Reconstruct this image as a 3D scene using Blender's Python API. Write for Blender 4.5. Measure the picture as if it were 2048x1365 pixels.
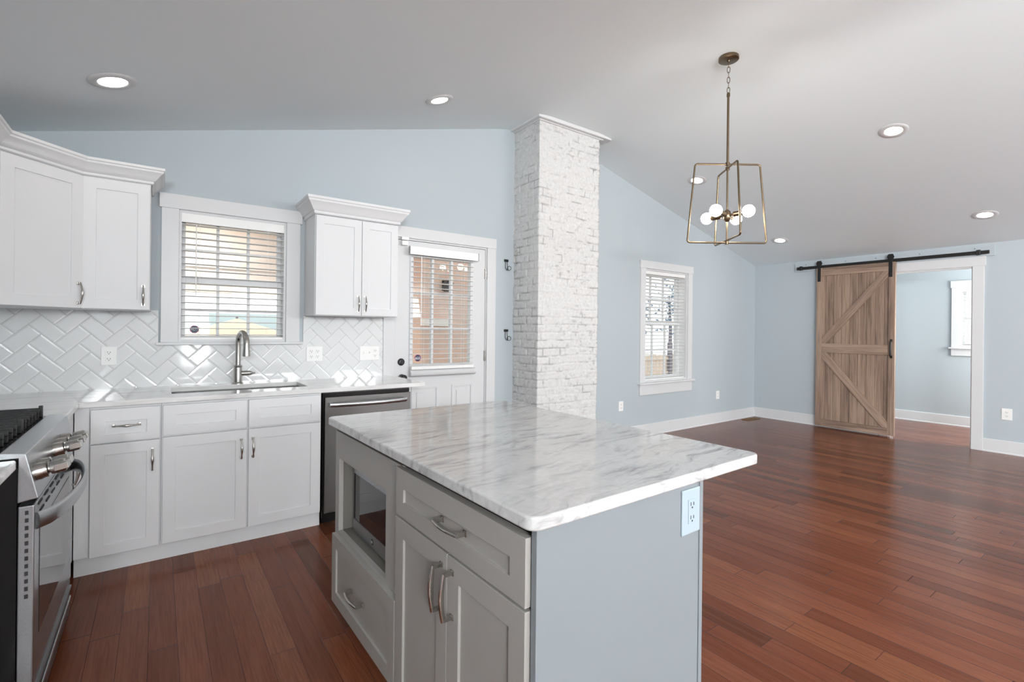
import bpy, bmesh, math, random
import numpy as np
from mathutils import Matrix, Vector

for o in list(bpy.data.objects):
    bpy.data.objects.remove(o)
SC = bpy.context.scene
COL = SC.collection
R = math.radians
random.seed(7)

# ------------------------------------------------------------------ camera
YAW, ROLL, FPX = R(35.9249), R(0.606), 976.6034
CAM = Vector((0, -3.9757, 1.3103))
fw = Vector((math.sin(YAW), math.cos(YAW), 0))
rt = Vector((math.cos(YAW), -math.sin(YAW), 0))
up = Vector((0, 0, 1))
r2 = rt * math.cos(ROLL) + up * math.sin(ROLL)
u2 = up * math.cos(ROLL) - rt * math.sin(ROLL)
cd = bpy.data.cameras.new('camera')
cd.sensor_width = 36
cd.sensor_fit = 'HORIZONTAL'
cd.lens = FPX / 2048 * 36
cd.shift_y = -21.88 / 2048
cd.clip_start = 0.02
cam = bpy.data.objects.new('camera', cd)
COL.objects.link(cam)
cam.matrix_world = Matrix(((r2.x, u2.x, -fw.x, CAM.x), (r2.y, u2.y, -fw.y, CAM.y), (r2.z, u2.z, -fw.z, CAM.z), (0, 0, 0, 1)))
SC.camera = cam

# ------------------------------------------------------------------ world, exposure
SC.view_settings.view_transform = 'Standard'
SC.view_settings.look = 'None'
SC.view_settings.gamma = 1
SC.view_settings.use_curve_mapping = False
SC.view_settings.exposure = 0.2
world = bpy.data.worlds.new('daylight')
SC.world = world
world.use_nodes = True
bgn = world.node_tree.nodes['Background']
bgn.inputs[0].default_value = (0.93, 0.97, 1.0, 1)
bgn.inputs[1].default_value = 1.45

LEFT, RIGHT, BACK = -0.98, 7.5885, -11.0     # wall planes; the sink wall is y = 0
FLAT0, FLAT1, FLATZ = 2.86, 3.755, 3.33     # flat strip of the vaulted ceiling


def ceil_z(x):
    d = max(FLAT0 - x, x - FLAT1)           # softly rounded where the slopes meet the flat strip
    k = 0.2
    d = 0.0 if d < -k else (d if d > k else (d + k) ** 2 / (4 * k))
    return FLATZ - 0.2547 * d


def area(name, loc, direction, sx, sy, power, col=(1, 1, 1), shape='RECTANGLE', spread=180):
    d = bpy.data.lights.new(name, 'AREA')
    d.shape = shape
    d.size = sx
    d.size_y = sy
    d.energy = power
    d.color = col
    d.spread = R(spread)
    o = bpy.data.objects.new(name, d)
    COL.objects.link(o)
    o.location = loc
    o.rotation_euler = Vector(direction).to_track_quat('-Z', 'Y').to_euler()
    return o


# added fill light at made-up windows behind the camera, and in the next room
FILL_BACKWIN = ((0.50, 1.10, 0.25, 2.25), (1.6, 3.2, 1.68, 2.6), (4.3, 5.5, 1.68, 2.6), (5.8, 7.0, 1.68, 2.4))
for a, b, z, z1 in FILL_BACKWIN:
    area('window_daylight', ((a + b) / 2, BACK + 0.06, (z + z1) / 2), (-0.12, 1, 0.4), b - a, z1 - z, 56 * (b - a), (0.975, 0.99, 1.0))
FILL_SIDEWIN = ((-9.6, -8.2), (-7.4, -6.0))  # unseen high windows added to the range wall to carry more fill
for a, b in FILL_SIDEWIN:
    area('window_daylight', (LEFT + 0.06, (a + b) / 2, 2.02), (1, 0.1, 0.45), b - a, 0.5, 215 * (b - a), (0.975, 0.99, 1.0))
area('window_daylight', (8.5, -3.95, 1.5), (0, 1, 0.0), 1.2, 1.4, 92, (1, .985, .96))  # added fill lamp; the next room has no window on this side


# ------------------------------------------------------------------ materials
def lin(c):
    if isinstance(c, str):
        c = [int(c[i:i + 2], 16) / 255 for i in (0, 2, 4)]
    return tuple((x / 12.92 if x <= 0.04045 else ((x + 0.055) / 1.055) ** 2.4) for x in c) + (1,)


class NT:
    """small helper to write node trees"""

    def __init__(s, name):
        s.m = bpy.data.materials.new(name)
        s.m.use_nodes = True
        s.t = s.m.node_tree
        s.b = s.t.nodes['Principled BSDF']

    def n(s, typ, ins=None, **kw):
        nd = s.t.nodes.new(typ)
        for k, v in kw.items():
            setattr(nd, k, v)
        for k, v in (ins or {}).items():
            s.put(nd, k, v)
        return nd

    def put(s, nd, k, v):
        i = nd.inputs[k]
        if isinstance(v, bpy.types.NodeSocket):
            s.t.links.new(v, i)
        else:
            i.default_value = v

    def math(s, op, a, b=0.0, c=None):
        ins = {0: a, 1: b}
        if c is not None:
            ins[2] = c
        return s.n('ShaderNodeMath', ins, operation=op).outputs[0]

    def coord(s, scale=(1, 1, 1), rot=(0, 0, 0), loc=(0, 0, 0), kind='Object'):
        tc = s.n('ShaderNodeTexCoord')
        return s.n('ShaderNodeMapping', {0: tc.outputs[kind], 1: loc, 2: rot, 3: scale}).outputs[0]

    def noise(s, vec, scale, detail=4, rough=.5, dist=0):
        return s.n('ShaderNodeTexNoise', {'Vector': vec, 'Scale': scale, 'Detail': detail, 'Roughness': rough, 'Distortion': dist}).outputs[0]

    def ramp(s, fac, stops, interp='LINEAR'):
        nd = s.n('ShaderNodeValToRGB', {0: fac})
        nd.color_ramp.interpolation = interp
        e = nd.color_ramp.elements
        while len(e) < len(stops):
            e.new(0.5)
        for i, (p, c) in enumerate(stops):
            e[i].position = p
            e[i].color = c if isinstance(c, tuple) and len(c) == 4 else (lin(c) if isinstance(c, str) else (c, c, c, 1))
        return nd.outputs[0]

    def mix(s, f, a, b, blend='MIX'):
        nd = s.n('ShaderNodeMix', data_type='RGBA', blend_type=blend)
        s.put(nd, 0, f)
        s.put(nd, 6, a)
        s.put(nd, 7, b)
        return nd.outputs[2]

    def bump(s, h, strength=.3, dist=.01):
        nd = s.n('ShaderNodeBump', {'Height': h, 'Strength': strength, 'Distance': dist})
        s.t.links.new(nd.outputs[0], s.b.inputs['Normal'])

    def set(s, **kw):
        names = dict(color='Base Color', rough='Roughness', metal='Metallic', spec='Specular IOR Level', coat='Coat Weight',
                     coatr='Coat Roughness', emit='Emission Color', estr='Emission Strength', trans='Transmission Weight', alpha='Alpha', aniso='Anisotropic')
        for k, v in kw.items():
            s.put(s.b, names[k], v)
        return s.m


def plain(name, c, rough=.5, metal=0., spec=.5, bump=0, bscale=60, var=0.0, **kw):
    t = NT(name)
    v = t.coord()
    nz = t.noise(v, bscale, 3)
    col = lin(c)
    if var:
        d = tuple(x * (1 - var) for x in col[:3]) + (1,)
        col = t.mix(t.noise(v, bscale * .25, 3), d, col)
    t.set(color=col, rough=rough, metal=metal, spec=spec, **kw)
    if bump:
        t.bump(nz, bump, .002)
    return t.m


M = {}
M['wall'] = plain('blue_grey_wall_paint', 'b4bdc2', .6, bump=.08, bscale=250)
M['ceil'] = plain('ceiling_paint', 'e9f1f4', .7, bump=.05, bscale=200)
M['trim'] = plain('white_trim_paint', 'd5d6d7', .35, spec=.4)
M['cab'] = plain('white_cabinet_paint', 'e2e3e4', .5, spec=.2)
M['islandgrey'] = plain('warm_grey_cabinet_paint', 'a3a09b', .45, spec=.4, bump=.03, bscale=120)
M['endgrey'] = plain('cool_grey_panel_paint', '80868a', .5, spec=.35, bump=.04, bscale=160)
M['islandin'] = plain('shade_darkened_bay_inside', '6d6a63', .6)  # darkened in colour to stand for the shade inside the microwave bay
M['dark'] = plain('dark_subtop', '17120f', .7)
M['black'] = plain('black_iron', '0b0b0b', .45, bump=.1, bscale=300)
M['enamel'] = plain('black_enamel', '050505', .2, spec=.5)
M['plate'] = plain('white_plastic', 'eeeeec', .35)
M['bluefilm'] = plain('pale_blue_film', 'a6b6be', .25)
M['slot'] = plain('dark_slot', '2a2a2a', .6)
M['bronze'] = plain('dark_bronze', '3a3a3b', .35, metal=.7)
M['brass'] = plain('aged_bronze', '7a6b57', .34, metal=1.)
M['brassvent'] = plain('brass_register', '8b6a3a', .4, metal=.8)
M['nickel'] = plain('brushed_nickel', 'b9b6b1', .25, metal=1.)
M['blind'] = plain('white_blind_vinyl', 'f0f0ee', .4)
M['grout'] = plain('grey_grout', 'b4b4b4', .9)
M['tile'] = plain('glossy_white_tile', 'e2e3e3', .07, spec=.55, coat=.3, coatr=.03)
M['navy'] = plain('navy_sticker', '24304f', .4)
M['pink'] = plain('pink_sticker', 'd8557a', .4)
M['white'] = plain('white_print', 'f2f2f2', .4)
M['extpaint'] = plain('porch_white_paint', 'f3e8e0', .6)
M['hedge'] = plain('pale_teal_screen', 'cfe0e2', .8)
M['cream'] = plain('cream_canvas', 'f7dfc0', .8)
M['leaf'] = plain('grey_green_foliage', '7f93a6', .8, var=.5, bscale=30)
M['bark'] = plain('grey_bark', '8d8892', .9, var=.4, bscale=40)
M['patio'] = plain('pale_concrete', 'cfc9c0', .9, var=.2, bscale=10)


def steel(name, c, rough, axis):
    t = NT(name)
    sc = [4, 4, 4]
    for a in range(3):
        if a != axis:
            sc[a] = 260
    n1 = t.noise(t.coord(scale=tuple(sc)), 1.0, 3, .6)
    t.set(color=t.ramp(n1, [(.3, tuple(x * .88 for x in lin(c)[:3]) + (1,)), (.7, lin(c))]), metal=1.,
          rough=t.math('MULTIPLY_ADD', n1, .12, rough - .06))
    t.bump(n1, .05, .001)
    return t.m


M['steel'] = steel('stainless_steel', 'bfc1c3', .3, 0)
M['steely'] = steel('stainless_steel_side', 'b6b9bc', .3, 1)
M['steeldk'] = steel('dark_stainless_steel', '7d7c7a', .33, 0)


M['sinksteel'] = plain('dull_sink_steel', '565554', .42, metal=1.)


def glass(name, tint=(1, 1, 1), refl=.06):
    m = bpy.data.materials.new(name)
    m.use_nodes = True
    t = m.node_tree
    t.nodes.clear()
    out = t.nodes.new('ShaderNodeOutputMaterial')
    mx = t.nodes.new('ShaderNodeMixShader')
    tr = t.nodes.new('ShaderNodeBsdfTransparent')
    gl = t.nodes.new('ShaderNodeBsdfGlossy')
    lw = t.nodes.new('ShaderNodeLayerWeight')
    pw = t.nodes.new('ShaderNodeMath')
    pw.operation = 'POWER'
    pw.inputs[1].default_value = 4.5
    fr = t.nodes.new('ShaderNodeMath')
    fr.operation = 'MULTIPLY_ADD'
    fr.inputs[1].default_value = .7
    fr.inputs[2].default_value = .035
    t.links.new(lw.outputs['Facing'], pw.inputs[0])
    t.links.new(pw.outputs[0], fr.inputs[0])
    tr.inputs[0].default_value = (*tint, 1)
    gl.inputs['Roughness'].default_value = .01
    t.links.new(fr.outputs[0], mx.inputs[0])
    t.links.new(tr.outputs[0], mx.inputs[1])
    t.links.new(gl.outputs[0], mx.inputs[2])
    t.links.new(mx.outputs[0], out.inputs[0])
    return m


M['glass'] = glass('window_glass', (.97, .985, .985))


def ovenglass():
    t = NT('black_oven_glass')
    return t.set(color=(.006, .006, .007, 1), rough=.03, spec=.6, coat=.15, coatr=.02)


M['ovenglass'] = ovenglass()


def emit(name, c, s):
    t = NT(name)
    return t.set(color=(.8, .8, .8, 1), emit=(*c, 1), estr=s, rough=.4)


M['lens'] = emit('lit_lens', (1.0, .91, .78), 17)
M['porchlens'] = emit('lit_porch_lens', (1.0, .95, .88), 6)
M['bulb'] = emit('lit_bulb', (1.0, .88, .75), 41)


def marble():
    t = NT('white_marble_with_grey_streaks')
    v = t.coord(scale=(1, 1, 1), rot=(0, 0, R(-9)))
    wv = t.n('ShaderNodeVectorMath', {0: v, 1: t.n('ShaderNodeVectorMath', {0: t.n('ShaderNodeTexNoise', {'Vector': v, 'Scale': 2.2, 'Detail': 3}).outputs[1], 3: .22}, operation='SCALE').outputs[0]}, operation='ADD').outputs[0]
    st = t.n('ShaderNodeMapping', {0: wv, 3: (3.4, 21, 12)}).outputs[0]
    n1 = t.noise(st, 1.7, 7, .62, .5)
    st2 = t.n('ShaderNodeMapping', {0: wv, 3: (1.2, 6.5, 6)}).outputs[0]
    n2 = t.noise(st2, 1.3, 5, .6, .3)
    area_ = t.ramp(t.noise(v, 1.6, 2), [(.34, 0.25), (.62, 1.0)])
    veins = t.ramp(n1, [(.49, 0.0), (.58, .4), (.68, 1.0)])
    soft = t.ramp(n2, [(.45, 0.0), (.75, .55)])
    f = t.math('MINIMUM', t.math('MULTIPLY', t.math('ADD', veins, soft), area_), 1.0)
    fine = t.noise(v, 55, 3)
    base = t.ramp(fine, [(.3, 'c8c8c7'), (.7, 'd2d2d1')])
    col = t.mix(t.math('MULTIPLY', f, .9), base, lin('808184'))
    return t.set(color=col, rough=.07, spec=.5)


M['marble'] = marble()


def marble_light():
    t = NT('pale_marble_counter')
    v = t.coord(rot=(0, 0, R(-6)))
    st = t.n('ShaderNodeMapping', {0: v, 3: (1.6, 12, 12)}).outputs[0]
    n1 = t.noise(st, 1.6, 6, .62, .7)
    f = t.ramp(n1, [(.5, 0.0), (.62, .25), (.78, .9)])
    return t.set(color=t.mix(f, lin('e6e6e5'), lin('a9a8a6')), rough=.08, spec=.5)


M['counter'] = marble_light()


def floor_mat():
    t = NT('dark_bamboo_planks')
    tc = t.n('ShaderNodeTexCoord').outputs['Object']
    sp = t.n('ShaderNodeSeparateXYZ', {0: tc})
    X, Y = sp.outputs[0], sp.outputs[1]
    W, L = .0985, 1.05
    u = t.math('DIVIDE', t.math('ADD', X, .22), W)
    row = t.math('FLOOR', u)
    fu = t.math('FRACT', u)
    off = t.n('ShaderNodeTexWhiteNoise', {'W': row}, noise_dimensions='1D').outputs[0]
    vv = t.math('ADD', t.math('DIVIDE', Y, L), t.math('MULTIPLY', off, 7.31))
    seg = t.math('FLOOR', vv)
    fv = t.math('FRACT', vv)
    idn = t.n('ShaderNodeTexWhiteNoise', {'Vector': t.n('ShaderNodeCombineXYZ', {0: row, 1: seg, 2: 0.0}).outputs[0]}, noise_dimensions='2D')
    rnd, rcol = idn.outputs[0], idn.outputs[1]
    tone = t.ramp(rnd, [(0, '522a18'), (.14, '673520'), (.5, '733e28'), (.86, '804a33'), (1, '844f34')])
    gv = t.n('ShaderNodeVectorMath', {0: t.n('ShaderNodeMapping', {0: tc, 3: (150, 5.5, 1)}).outputs[0], 1: rcol}, operation='ADD').outputs[0]
    g = t.noise(gv, 1.0, 5, .65, .3)
    g2 = t.noise(t.n('ShaderNodeMapping', {0: tc, 3: (30, 1.5, 1)}).outputs[0], 1.0, 4, .6)
    col = t.mix(t.ramp(g, [(.38, 0.0), (.68, .55)]), tone, lin('4a2618'))
    col = t.mix(t.ramp(g2, [(.35, 0.0), (.75, .35)]), col, lin('7f4f39'))
    # seams between planks
    eu = t.math('MINIMUM', fu, t.math('SUBTRACT', 1.0, fu))
    ev = t.math('MINIMUM', fv, t.math('SUBTRACT', 1.0, fv))
    su = t.math('SMOOTH_MIN', t.math('DIVIDE', eu, .022), 1.0, .1)
    sv = t.math('SMOOTH_MIN', t.math('DIVIDE', ev, .0028), 1.0, .1)
    seam = t.math('MINIMUM', su, sv)
    col = t.mix(t.ramp(seam, [(.05, .75), (.75, 0.0)]), col, lin('2e1711'))
    # hand scraped ripples along the planks
    rip = t.noise(t.n('ShaderNodeMapping', {0: tc, 3: (34, .55, 1)}).outputs[0], 1.0, 2, .5)
    h = t.math('ADD', t.math('MULTIPLY', rip, .9), t.math('ADD', t.math('MULTIPLY', seam, .8), t.math('MULTIPLY', g, .12)))
    t.bump(h, .55, .0022)
    return t.set(color=col, rough=t.math('MULTIPLY_ADD', g, .08, .18), spec=.17)


M['floor'] = floor_mat()


def barnwood(name, axis, tones=('6d5a4e', '8f7969', 'a8917f')):
    t = NT(name)
    tc = t.n('ShaderNodeTexCoord').outputs['Object']
    sc = [55, 55, 55]
    sc[axis] = 2.2
    v = t.n('ShaderNodeMapping', {0: tc, 3: tuple(sc)}).outputs[0]
    g = t.noise(v, 1.0, 6, .65, .8)
    sc2 = [14, 14, 14]
    sc2[axis] = .8
    g2 = t.noise(t.n('ShaderNodeMapping', {0: tc, 3: tuple(sc2)}).outputs[0], 1.0, 3, .5)
    col = t.ramp(t.math('MULTIPLY_ADD', g2, .5, t.math('MULTIPLY', g, .55)), [(.38, tones[0]), (.52, tones[1]), (.66, tones[2])])
    t.bump(g, .15, .002)
    return t.set(color=col, rough=.6, spec=.3)


M['barnv'] = barnwood('grey_brown_wood_upright', 2)
M['barnh'] = barnwood('grey_brown_wood_across', 1)
M['porchwood'] = barnwood('tan_porch_boards', 0, ('c0905c', 'd9a870', 'e6b985'))
M['fencewood'] = barnwood('weathered_fence_wood', 2, ('c9b8ab', 'dfccba', 'f0dcc6'))


def brick_white():
    t = NT('white_painted_brick')
    a = t.n('ShaderNodeAttribute', attribute_name='grime').outputs['Fac']
    v = t.coord()
    n = t.noise(v, 40, 4)
    base = t.ramp(n, [(.3, 'c9c9c8'), (.7, 'd9d9d8')])
    smear = t.ramp(t.noise(t.coord(scale=(6, 6, 16)), 1.5, 5, .6), [(.58, 0.0), (.75, .3)])
    col = t.mix(smear, base, lin('b9b8b7'))
    col = t.mix(a, col, lin('575555'))
    t.bump(t.noise(v, 90, 4), .16, .003)
    return t.set(color=col, rough=.75, spec=.25)


M['brick'] = brick_white()


def brick_ext():
    t = NT('peach_porch_brick')
    v = t.coord(rot=(R(90), 0, 0))
    b = t.n('ShaderNodeTexBrick', {'Vector': v, 'Color1': lin('efcbb4'), 'Color2': lin('e6bca6'), 'Mortar': lin('d0c4be'), 'Scale': 1.0,
                                   'Mortar Size': .006, 'Brick Width': .21, 'Row Height': .072})
    n = t.noise(t.coord(), 3, 4)
    return t.set(color=t.mix(t.ramp(n, [(.4, 0.0), (.7, .45)]), b.outputs[0], lin('e9cdbd')), rough=.9)


M['brickext'] = brick_ext()


# ------------------------------------------------------------------ mesh builder
class MB:
    def __init__(s, xf=None):
        s.v, s.f = [], []
        s.xf = xf or Matrix()

    def add(s, pts, faces):
        b = len(s.v)
        s.v += [tuple(s.xf @ Vector(p)) for p in pts]
        s.f += [tuple(b + i for i in f) for f in faces]
        return s

    def box(s, x0, x1, y0, y1, z0, z1):
        return s.add([(x0, y0, z0), (x1, y0, z0), (x1, y1, z0), (x0, y1, z0), (x0, y0, z1), (x1, y0, z1), (x1, y1, z1), (x0, y1, z1)],
                     [(0, 3, 2, 1), (4, 5, 6, 7), (0, 1, 5, 4), (1, 2, 6, 5), (2, 3, 7, 6), (3, 0, 4, 7)])

    def prism(s, poly, w0, w1, axis='z'):
        """polygon in the two other axes (in xyz order), extruded along axis"""
        n = len(poly)

        def put(a, b, w):
            return {'z': (a, b, w), 'y': (a, w, b), 'x': (w, a, b)}[axis]
        pts = [put(a, b, w0) for a, b in poly] + [put(a, b, w1) for a, b in poly]
        fs = [tuple(range(n)), tuple(range(2 * n - 1, n - 1, -1))] + [(i, (i + 1) % n, n + (i + 1) % n, n + i) for i in range(n)]
        return s.add(pts, fs)

    def tube(s, path, r, n=10, closed=False, flat=None):
        """swept round (or elliptic: flat=(a,b) with fixed side vector) section; r is a number or a list"""
        P = [Vector(p) for p in path]
        m = len(P)
        rr = r if isinstance(r, (list, tuple)) else [r] * m
        T = []
        for i in range(m):
            a = P[(i - 1) % m] if (closed or i > 0) else P[i]
            b = P[(i + 1) % m] if (closed or i < m - 1) else P[i]
            T.append((b - a).normalized())
        ref = Vector((0, 0, 1)) if abs(T[0].z) < .9 else Vector((1, 0, 0))
        N = (ref - T[0] * ref.dot(T[0])).normalized()
        pts = []
        for i in range(m):
            N = (N - T[i] * N.dot(T[i])).normalized()
            B = T[i].cross(N)
            k = rr[i] if isinstance(rr[i], (tuple, list)) else (rr[i], rr[i])
            for j in range(n):
                a = 2 * math.pi * j / n
                pts.append(P[i] + N * (math.cos(a) * k[0]) + B * (math.sin(a) * k[1]))
        fs = []
        for i in range(m if closed else m - 1):
            i2 = (i + 1) % m
            for j in range(n):
                j2 = (j + 1) % n
                fs.append((i * n + j, i * n + j2, i2 * n + j2, i2 * n + j))
        if not closed:
            fs += [tuple(range(n - 1, -1, -1)), tuple((m - 1) * n + j for j in range(n))]
        return s.add(pts, fs)

    def lathe(s, prof, n=24, loc=(0, 0, 0), rot=None):
        """profile of (radius, height) around local z"""
        mt = Matrix.Translation(Vector(loc)) @ (rot or Matrix())
        pts, fs = [], []
        m = len(prof)
        for r, z in prof:
            for j in range(n):
                a = 2 * math.pi * j / n
                pts.append(mt @ Vector((r * math.cos(a), r * math.sin(a), z)))
        for i in range(m - 1):
            for j in range(n):
                j2 = (j + 1) % n
                fs.append((i * n + j, i * n + j2, (i + 1) * n + j2, (i + 1) * n + j))
        fs += [tuple(range(n - 1, -1, -1)), tuple((m - 1) * n + j for j in range(n))]
        return s.add(pts, fs)

    def sphere(s, c, r, n=20, m=12):
        return s.lathe([(max(r * math.sin(math.pi * i / m), 1e-4), -r * math.cos(math.pi * i / m)) for i in range(m + 1)], n, c)

    def grid(s, us, vs, mask, w0, w1, put, vtop=None):
        """solid made of the cells of a grid where mask(i, j); vtop(u) may bend the last line"""
        ids, pts, fs = {}, [], []

        def vid(i, j, k):
            if (i, j, k) not in ids:
                v = vtop(us[i]) if (vtop and j == len(vs) - 1) else vs[j]
                ids[(i, j, k)] = len(pts)
                pts.append(put(us[i], v, (w0, w1)[k]))
            return ids[(i, j, k)]
        ni, nj = len(us) - 1, len(vs) - 1

        def inc(i, j):
            return 0 <= i < ni and 0 <= j < nj and mask(i, j)
        for i in range(ni):
            for j in range(nj):
                if not inc(i, j):
                    continue
                q = [(i, j), (i + 1, j), (i + 1, j + 1), (i, j + 1)]
                fs.append(tuple(vid(a, b, 0) for a, b in q))
                fs.append(tuple(vid(a, b, 1) for a, b in reversed(q)))
                for (di, dj), (e0, e1) in (((0, -1), (0, 1)), ((1, 0), (1, 2)), ((0, 1), (2, 3)), ((-1, 0), (3, 0))):
                    if not inc(i + di, j + dj):
                        a, b = q[e0], q[e1]
                        fs.append((vid(*a, 0), vid(*a, 1), vid(*b, 1), vid(*b, 0)))
        return s.add(pts, fs)

    def shaker(s, x0, x1, z0, z1, y=0., t=.02, st=.057, rb=None, rtp=None, rec=.008):
        """door or drawer front facing -y at y, with a recessed flat panel"""
        rb = st if rb is None else rb
        rtp = st if rtp is None else rtp
        a0, a1, b0, b1 = x0 + st, x1 - st, z0 + rb, z1 - rtp
        pts = [(x0, y, z0), (x1, y, z0), (x1, y, z1), (x0, y, z1), (a0, y, b0), (a1, y, b0), (a1, y, b1), (a0, y, b1),
               (a0, y + rec, b0), (a1, y + rec, b0), (a1, y + rec, b1), (a0, y + rec, b1),
               (x0, y + t, z0), (x1, y + t, z0), (x1, y + t, z1), (x0, y + t, z1)]
        fs = [(0, 1, 5, 4), (1, 2, 6, 5), (2, 3, 7, 6), (3, 0, 4, 7), (4, 5, 9, 8), (5, 6, 10, 9), (6, 7, 11, 10), (7, 4, 8, 11), (8, 9, 10, 11),
              (0, 12, 13, 1), (1, 13, 14, 2), (2, 14, 15, 3), (3, 15, 12, 0), (15, 14, 13, 12)]
        return s.add(pts, fs)

    def sweep(s, path, prof, end=True):
        """mitred moulding: path in plan (x, y), outward is to the right of travel; prof of (out, z)"""
        P = [Vector((p[0], p[1])) for p in path]
        m, n = len(P), len(prof)
        pts = []
        for i in range(m):
            d0 = (P[i] - P[i - 1]).normalized() if i > 0 else None
            d1 = (P[i + 1] - P[i]).normalized() if i < m - 1 else None
            d0 = d0 or d1
            d1 = d1 or d0
            n0, n1 = Vector((d0.y, -d0.x)), Vector((d1.y, -d1.x))
            nm = (n0 + n1).normalized()
            k = 1 / max(.3, nm.dot(n0))
            for o, z in prof:
                q = P[i] + nm * (o * k)
                pts.append((q.x, q.y, z))
        fs = []
        for i in range(m - 1):
            for j in range(n):
                j2 = (j + 1) % n
                fs.append((i * n + j, (i + 1) * n + j, (i + 1) * n + j2, i * n + j2))
        fs += [tuple(range(n)), tuple((m - 1) * n + j for j in range(n - 1, -1, -1))]
        return s.add(pts, fs)

    def build(s, name, mat, parent=None, bevel=0, smooth=None, seg=2, **tagkw):
        me = bpy.data.meshes.new(name)
        me.from_pydata(s.v, [], s.f)
        b = bmesh.new()
        b.from_mesh(me)
        bmesh.ops.recalc_face_normals(b, faces=b.faces)
        b.to_mesh(me)
        b.free()
        o = bpy.data.objects.new(name, me)
        COL.objects.link(o)
        me.materials.append(M[mat] if isinstance(mat, str) else mat)
        if parent:
            o.parent = parent
        if smooth:
            me.polygons.foreach_set('use_smooth', [True] * len(me.polygons))
            me.set_sharp_from_angle(angle=R(smooth))
        if bevel:
            md = o.modifiers.new('edge', 'BEVEL')
            md.width = bevel
            md.segments = seg
            md.limit_method = 'ANGLE'
            md.angle_limit = R(40)
        for k, v in tagkw.items():
            o[k] = v
        return o


def T(x=0, y=0, z=0, rz=0):
    return Matrix.Translation((x, y, z)) @ Matrix.Rotation(R(rz), 4, 'Z')


def thing(name, label, cat, loc=(0, 0, 0), rz=0, group=None, kind=None):
    o = bpy.data.objects.new(name, None)
    COL.objects.link(o)
    o.empty_display_size = .05
    o.location = loc
    o.rotation_euler = (0, 0, R(rz))
    if kind:
        o['kind'] = kind
    if label:
        o['label'] = label
    if cat:
        o['category'] = cat
    if group:
        o['group'] = group
    return o


def tag(o, label=None, cat=None, group=None, kind=None):
    for k, v in (('label', label), ('category', cat), ('group', group), ('kind', kind)):
        if v:
            o[k] = v
    return o


def dup(root, loc, rz=0, label=None, group=None):
    r = root.copy()
    COL.objects.link(r)
    r.location = loc
    r.rotation_euler = (0, 0, R(rz))
    if label:
        r['label'] = label
    if group:
        r['group'] = group
    for ch in list(root.children):
        c = ch.copy()
        COL.objects.link(c)
        c.parent = r
        for g in list(ch.children):
            d = g.copy()
            COL.objects.link(d)
            d.parent = c
    return r


def struct(o, label=None, cat=None):
    return tag(o, label, cat, kind='structure')


def text(name, body, size, xf, mat, parent, depth=.0006):
    cu = bpy.data.curves.new(name, 'FONT')
    cu.body = body
    cu.size = size
    cu.extrude = depth
    cu.align_x = 'CENTER'
    cu.align_y = 'CENTER'
    o = bpy.data.objects.new(name, cu)
    COL.objects.link(o)
    cu.materials.append(M[mat])
    o.parent = parent
    o.matrix_local = xf
    return o


# ------------------------------------------------------------------ room shell
WA = .2                                   # depth of the sink wall
W1 = (.105, .778, 1.205, 2.098)           # sink window opening x0 x1 z0 z1
DR = (1.628, 2.57, 0.0, 2.10)             # back door opening
W2 = (4.92, 5.815, .672, 2.102)           # far window opening
OPN = (-2.536, -1.745, 2.098)             # opening in the right wall y0 y1 top
mb = MB()
mb.box(LEFT - .15, 9.5, BACK - .1, .0, -.1, 0)
mb.box(LEFT - .15, 9.5, 0, .2, -.1, 0)
struct(mb.build('floor', 'floor'), 'reddish brown bamboo plank floor with a satin sheen', 'floor')

BEND = [FLAT0 + .447 + q * .87 for q in (-1, -.85, -.7, -.55, -.4, -.2, 0, .2, .4, .55, .7, .85, 1)]
us = sorted({LEFT - .15, W1[0], W1[1], DR[0], DR[1], W2[0], W2[1], RIGHT + .12} | set(BEND))
vs = [0, W2[2], W1[2], W1[3], 2.1021, 2.2]


def wa_mask(i, j):
    xc, zc = (us[i] + us[i + 1]) / 2, (vs[j] + vs[j + 1]) / 2
    for x0, x1, z0, z1 in (W1, DR, W2):
        if x0 < xc < x1 and z0 < zc < z1 + .0005 and not (z1 < 2.1 and zc > z1):
            return False
    return True


mb = MB().grid(us, vs, wa_mask, 0, WA, lambda u, v, w: (u, w, v), vtop=lambda u: ceil_z(u) + .02)
struct(mb.build('wall_back', 'wall'), 'pale blue grey gable wall with sink window and back door', 'wall')
us2 = [BACK - .1, OPN[0], OPN[1], 0.0]
mb = MB().grid(us2, [0, OPN[2], ceil_z(RIGHT) + .02], lambda i, j: not (i == 1 and j == 0), RIGHT, RIGHT + .12, lambda u, v, w: (w, u, v))
struct(mb.build('wall_right', 'wall'), 'pale blue grey wall behind the barn door', 'wall')
usl = [BACK - .1] + [y for p in FILL_SIDEWIN for y in p] + [0]
mb = MB().grid(usl, [0, 1.76, 2.28, ceil_z(LEFT) + .02], lambda i, j: not (j == 1 and i in (1, 3)), LEFT - .15, LEFT, lambda u, v, w: (w, u, v))
struct(mb.build('wall_left', 'wall'), 'pale blue grey wall behind the range', 'wall')
ub = sorted({LEFT - .15, RIGHT + .12} | set(BEND) | {x for p in FILL_BACKWIN for x in p[:2]})
zb = [0, .25, 1.68, 2.25, 2.4, 2.6, 2.61]
mb = MB().grid(ub, zb, lambda i, j: not any(a <= ub[i] < b and z <= zb[j] < z1 for a, b, z, z1 in FILL_BACKWIN), BACK - .15, BACK,
               lambda u, v, w: (u, w, v), vtop=lambda u: ceil_z(u) + .02)
struct(mb.build('wall_front', 'wall'), 'pale blue grey wall behind the viewer', 'wall')
pc = [(x, ceil_z(x)) for x in [LEFT - .15] + [FLAT0 + .447 + q / 14 * .88 for q in range(-14, 15)] + [RIGHT + .12]]
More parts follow.
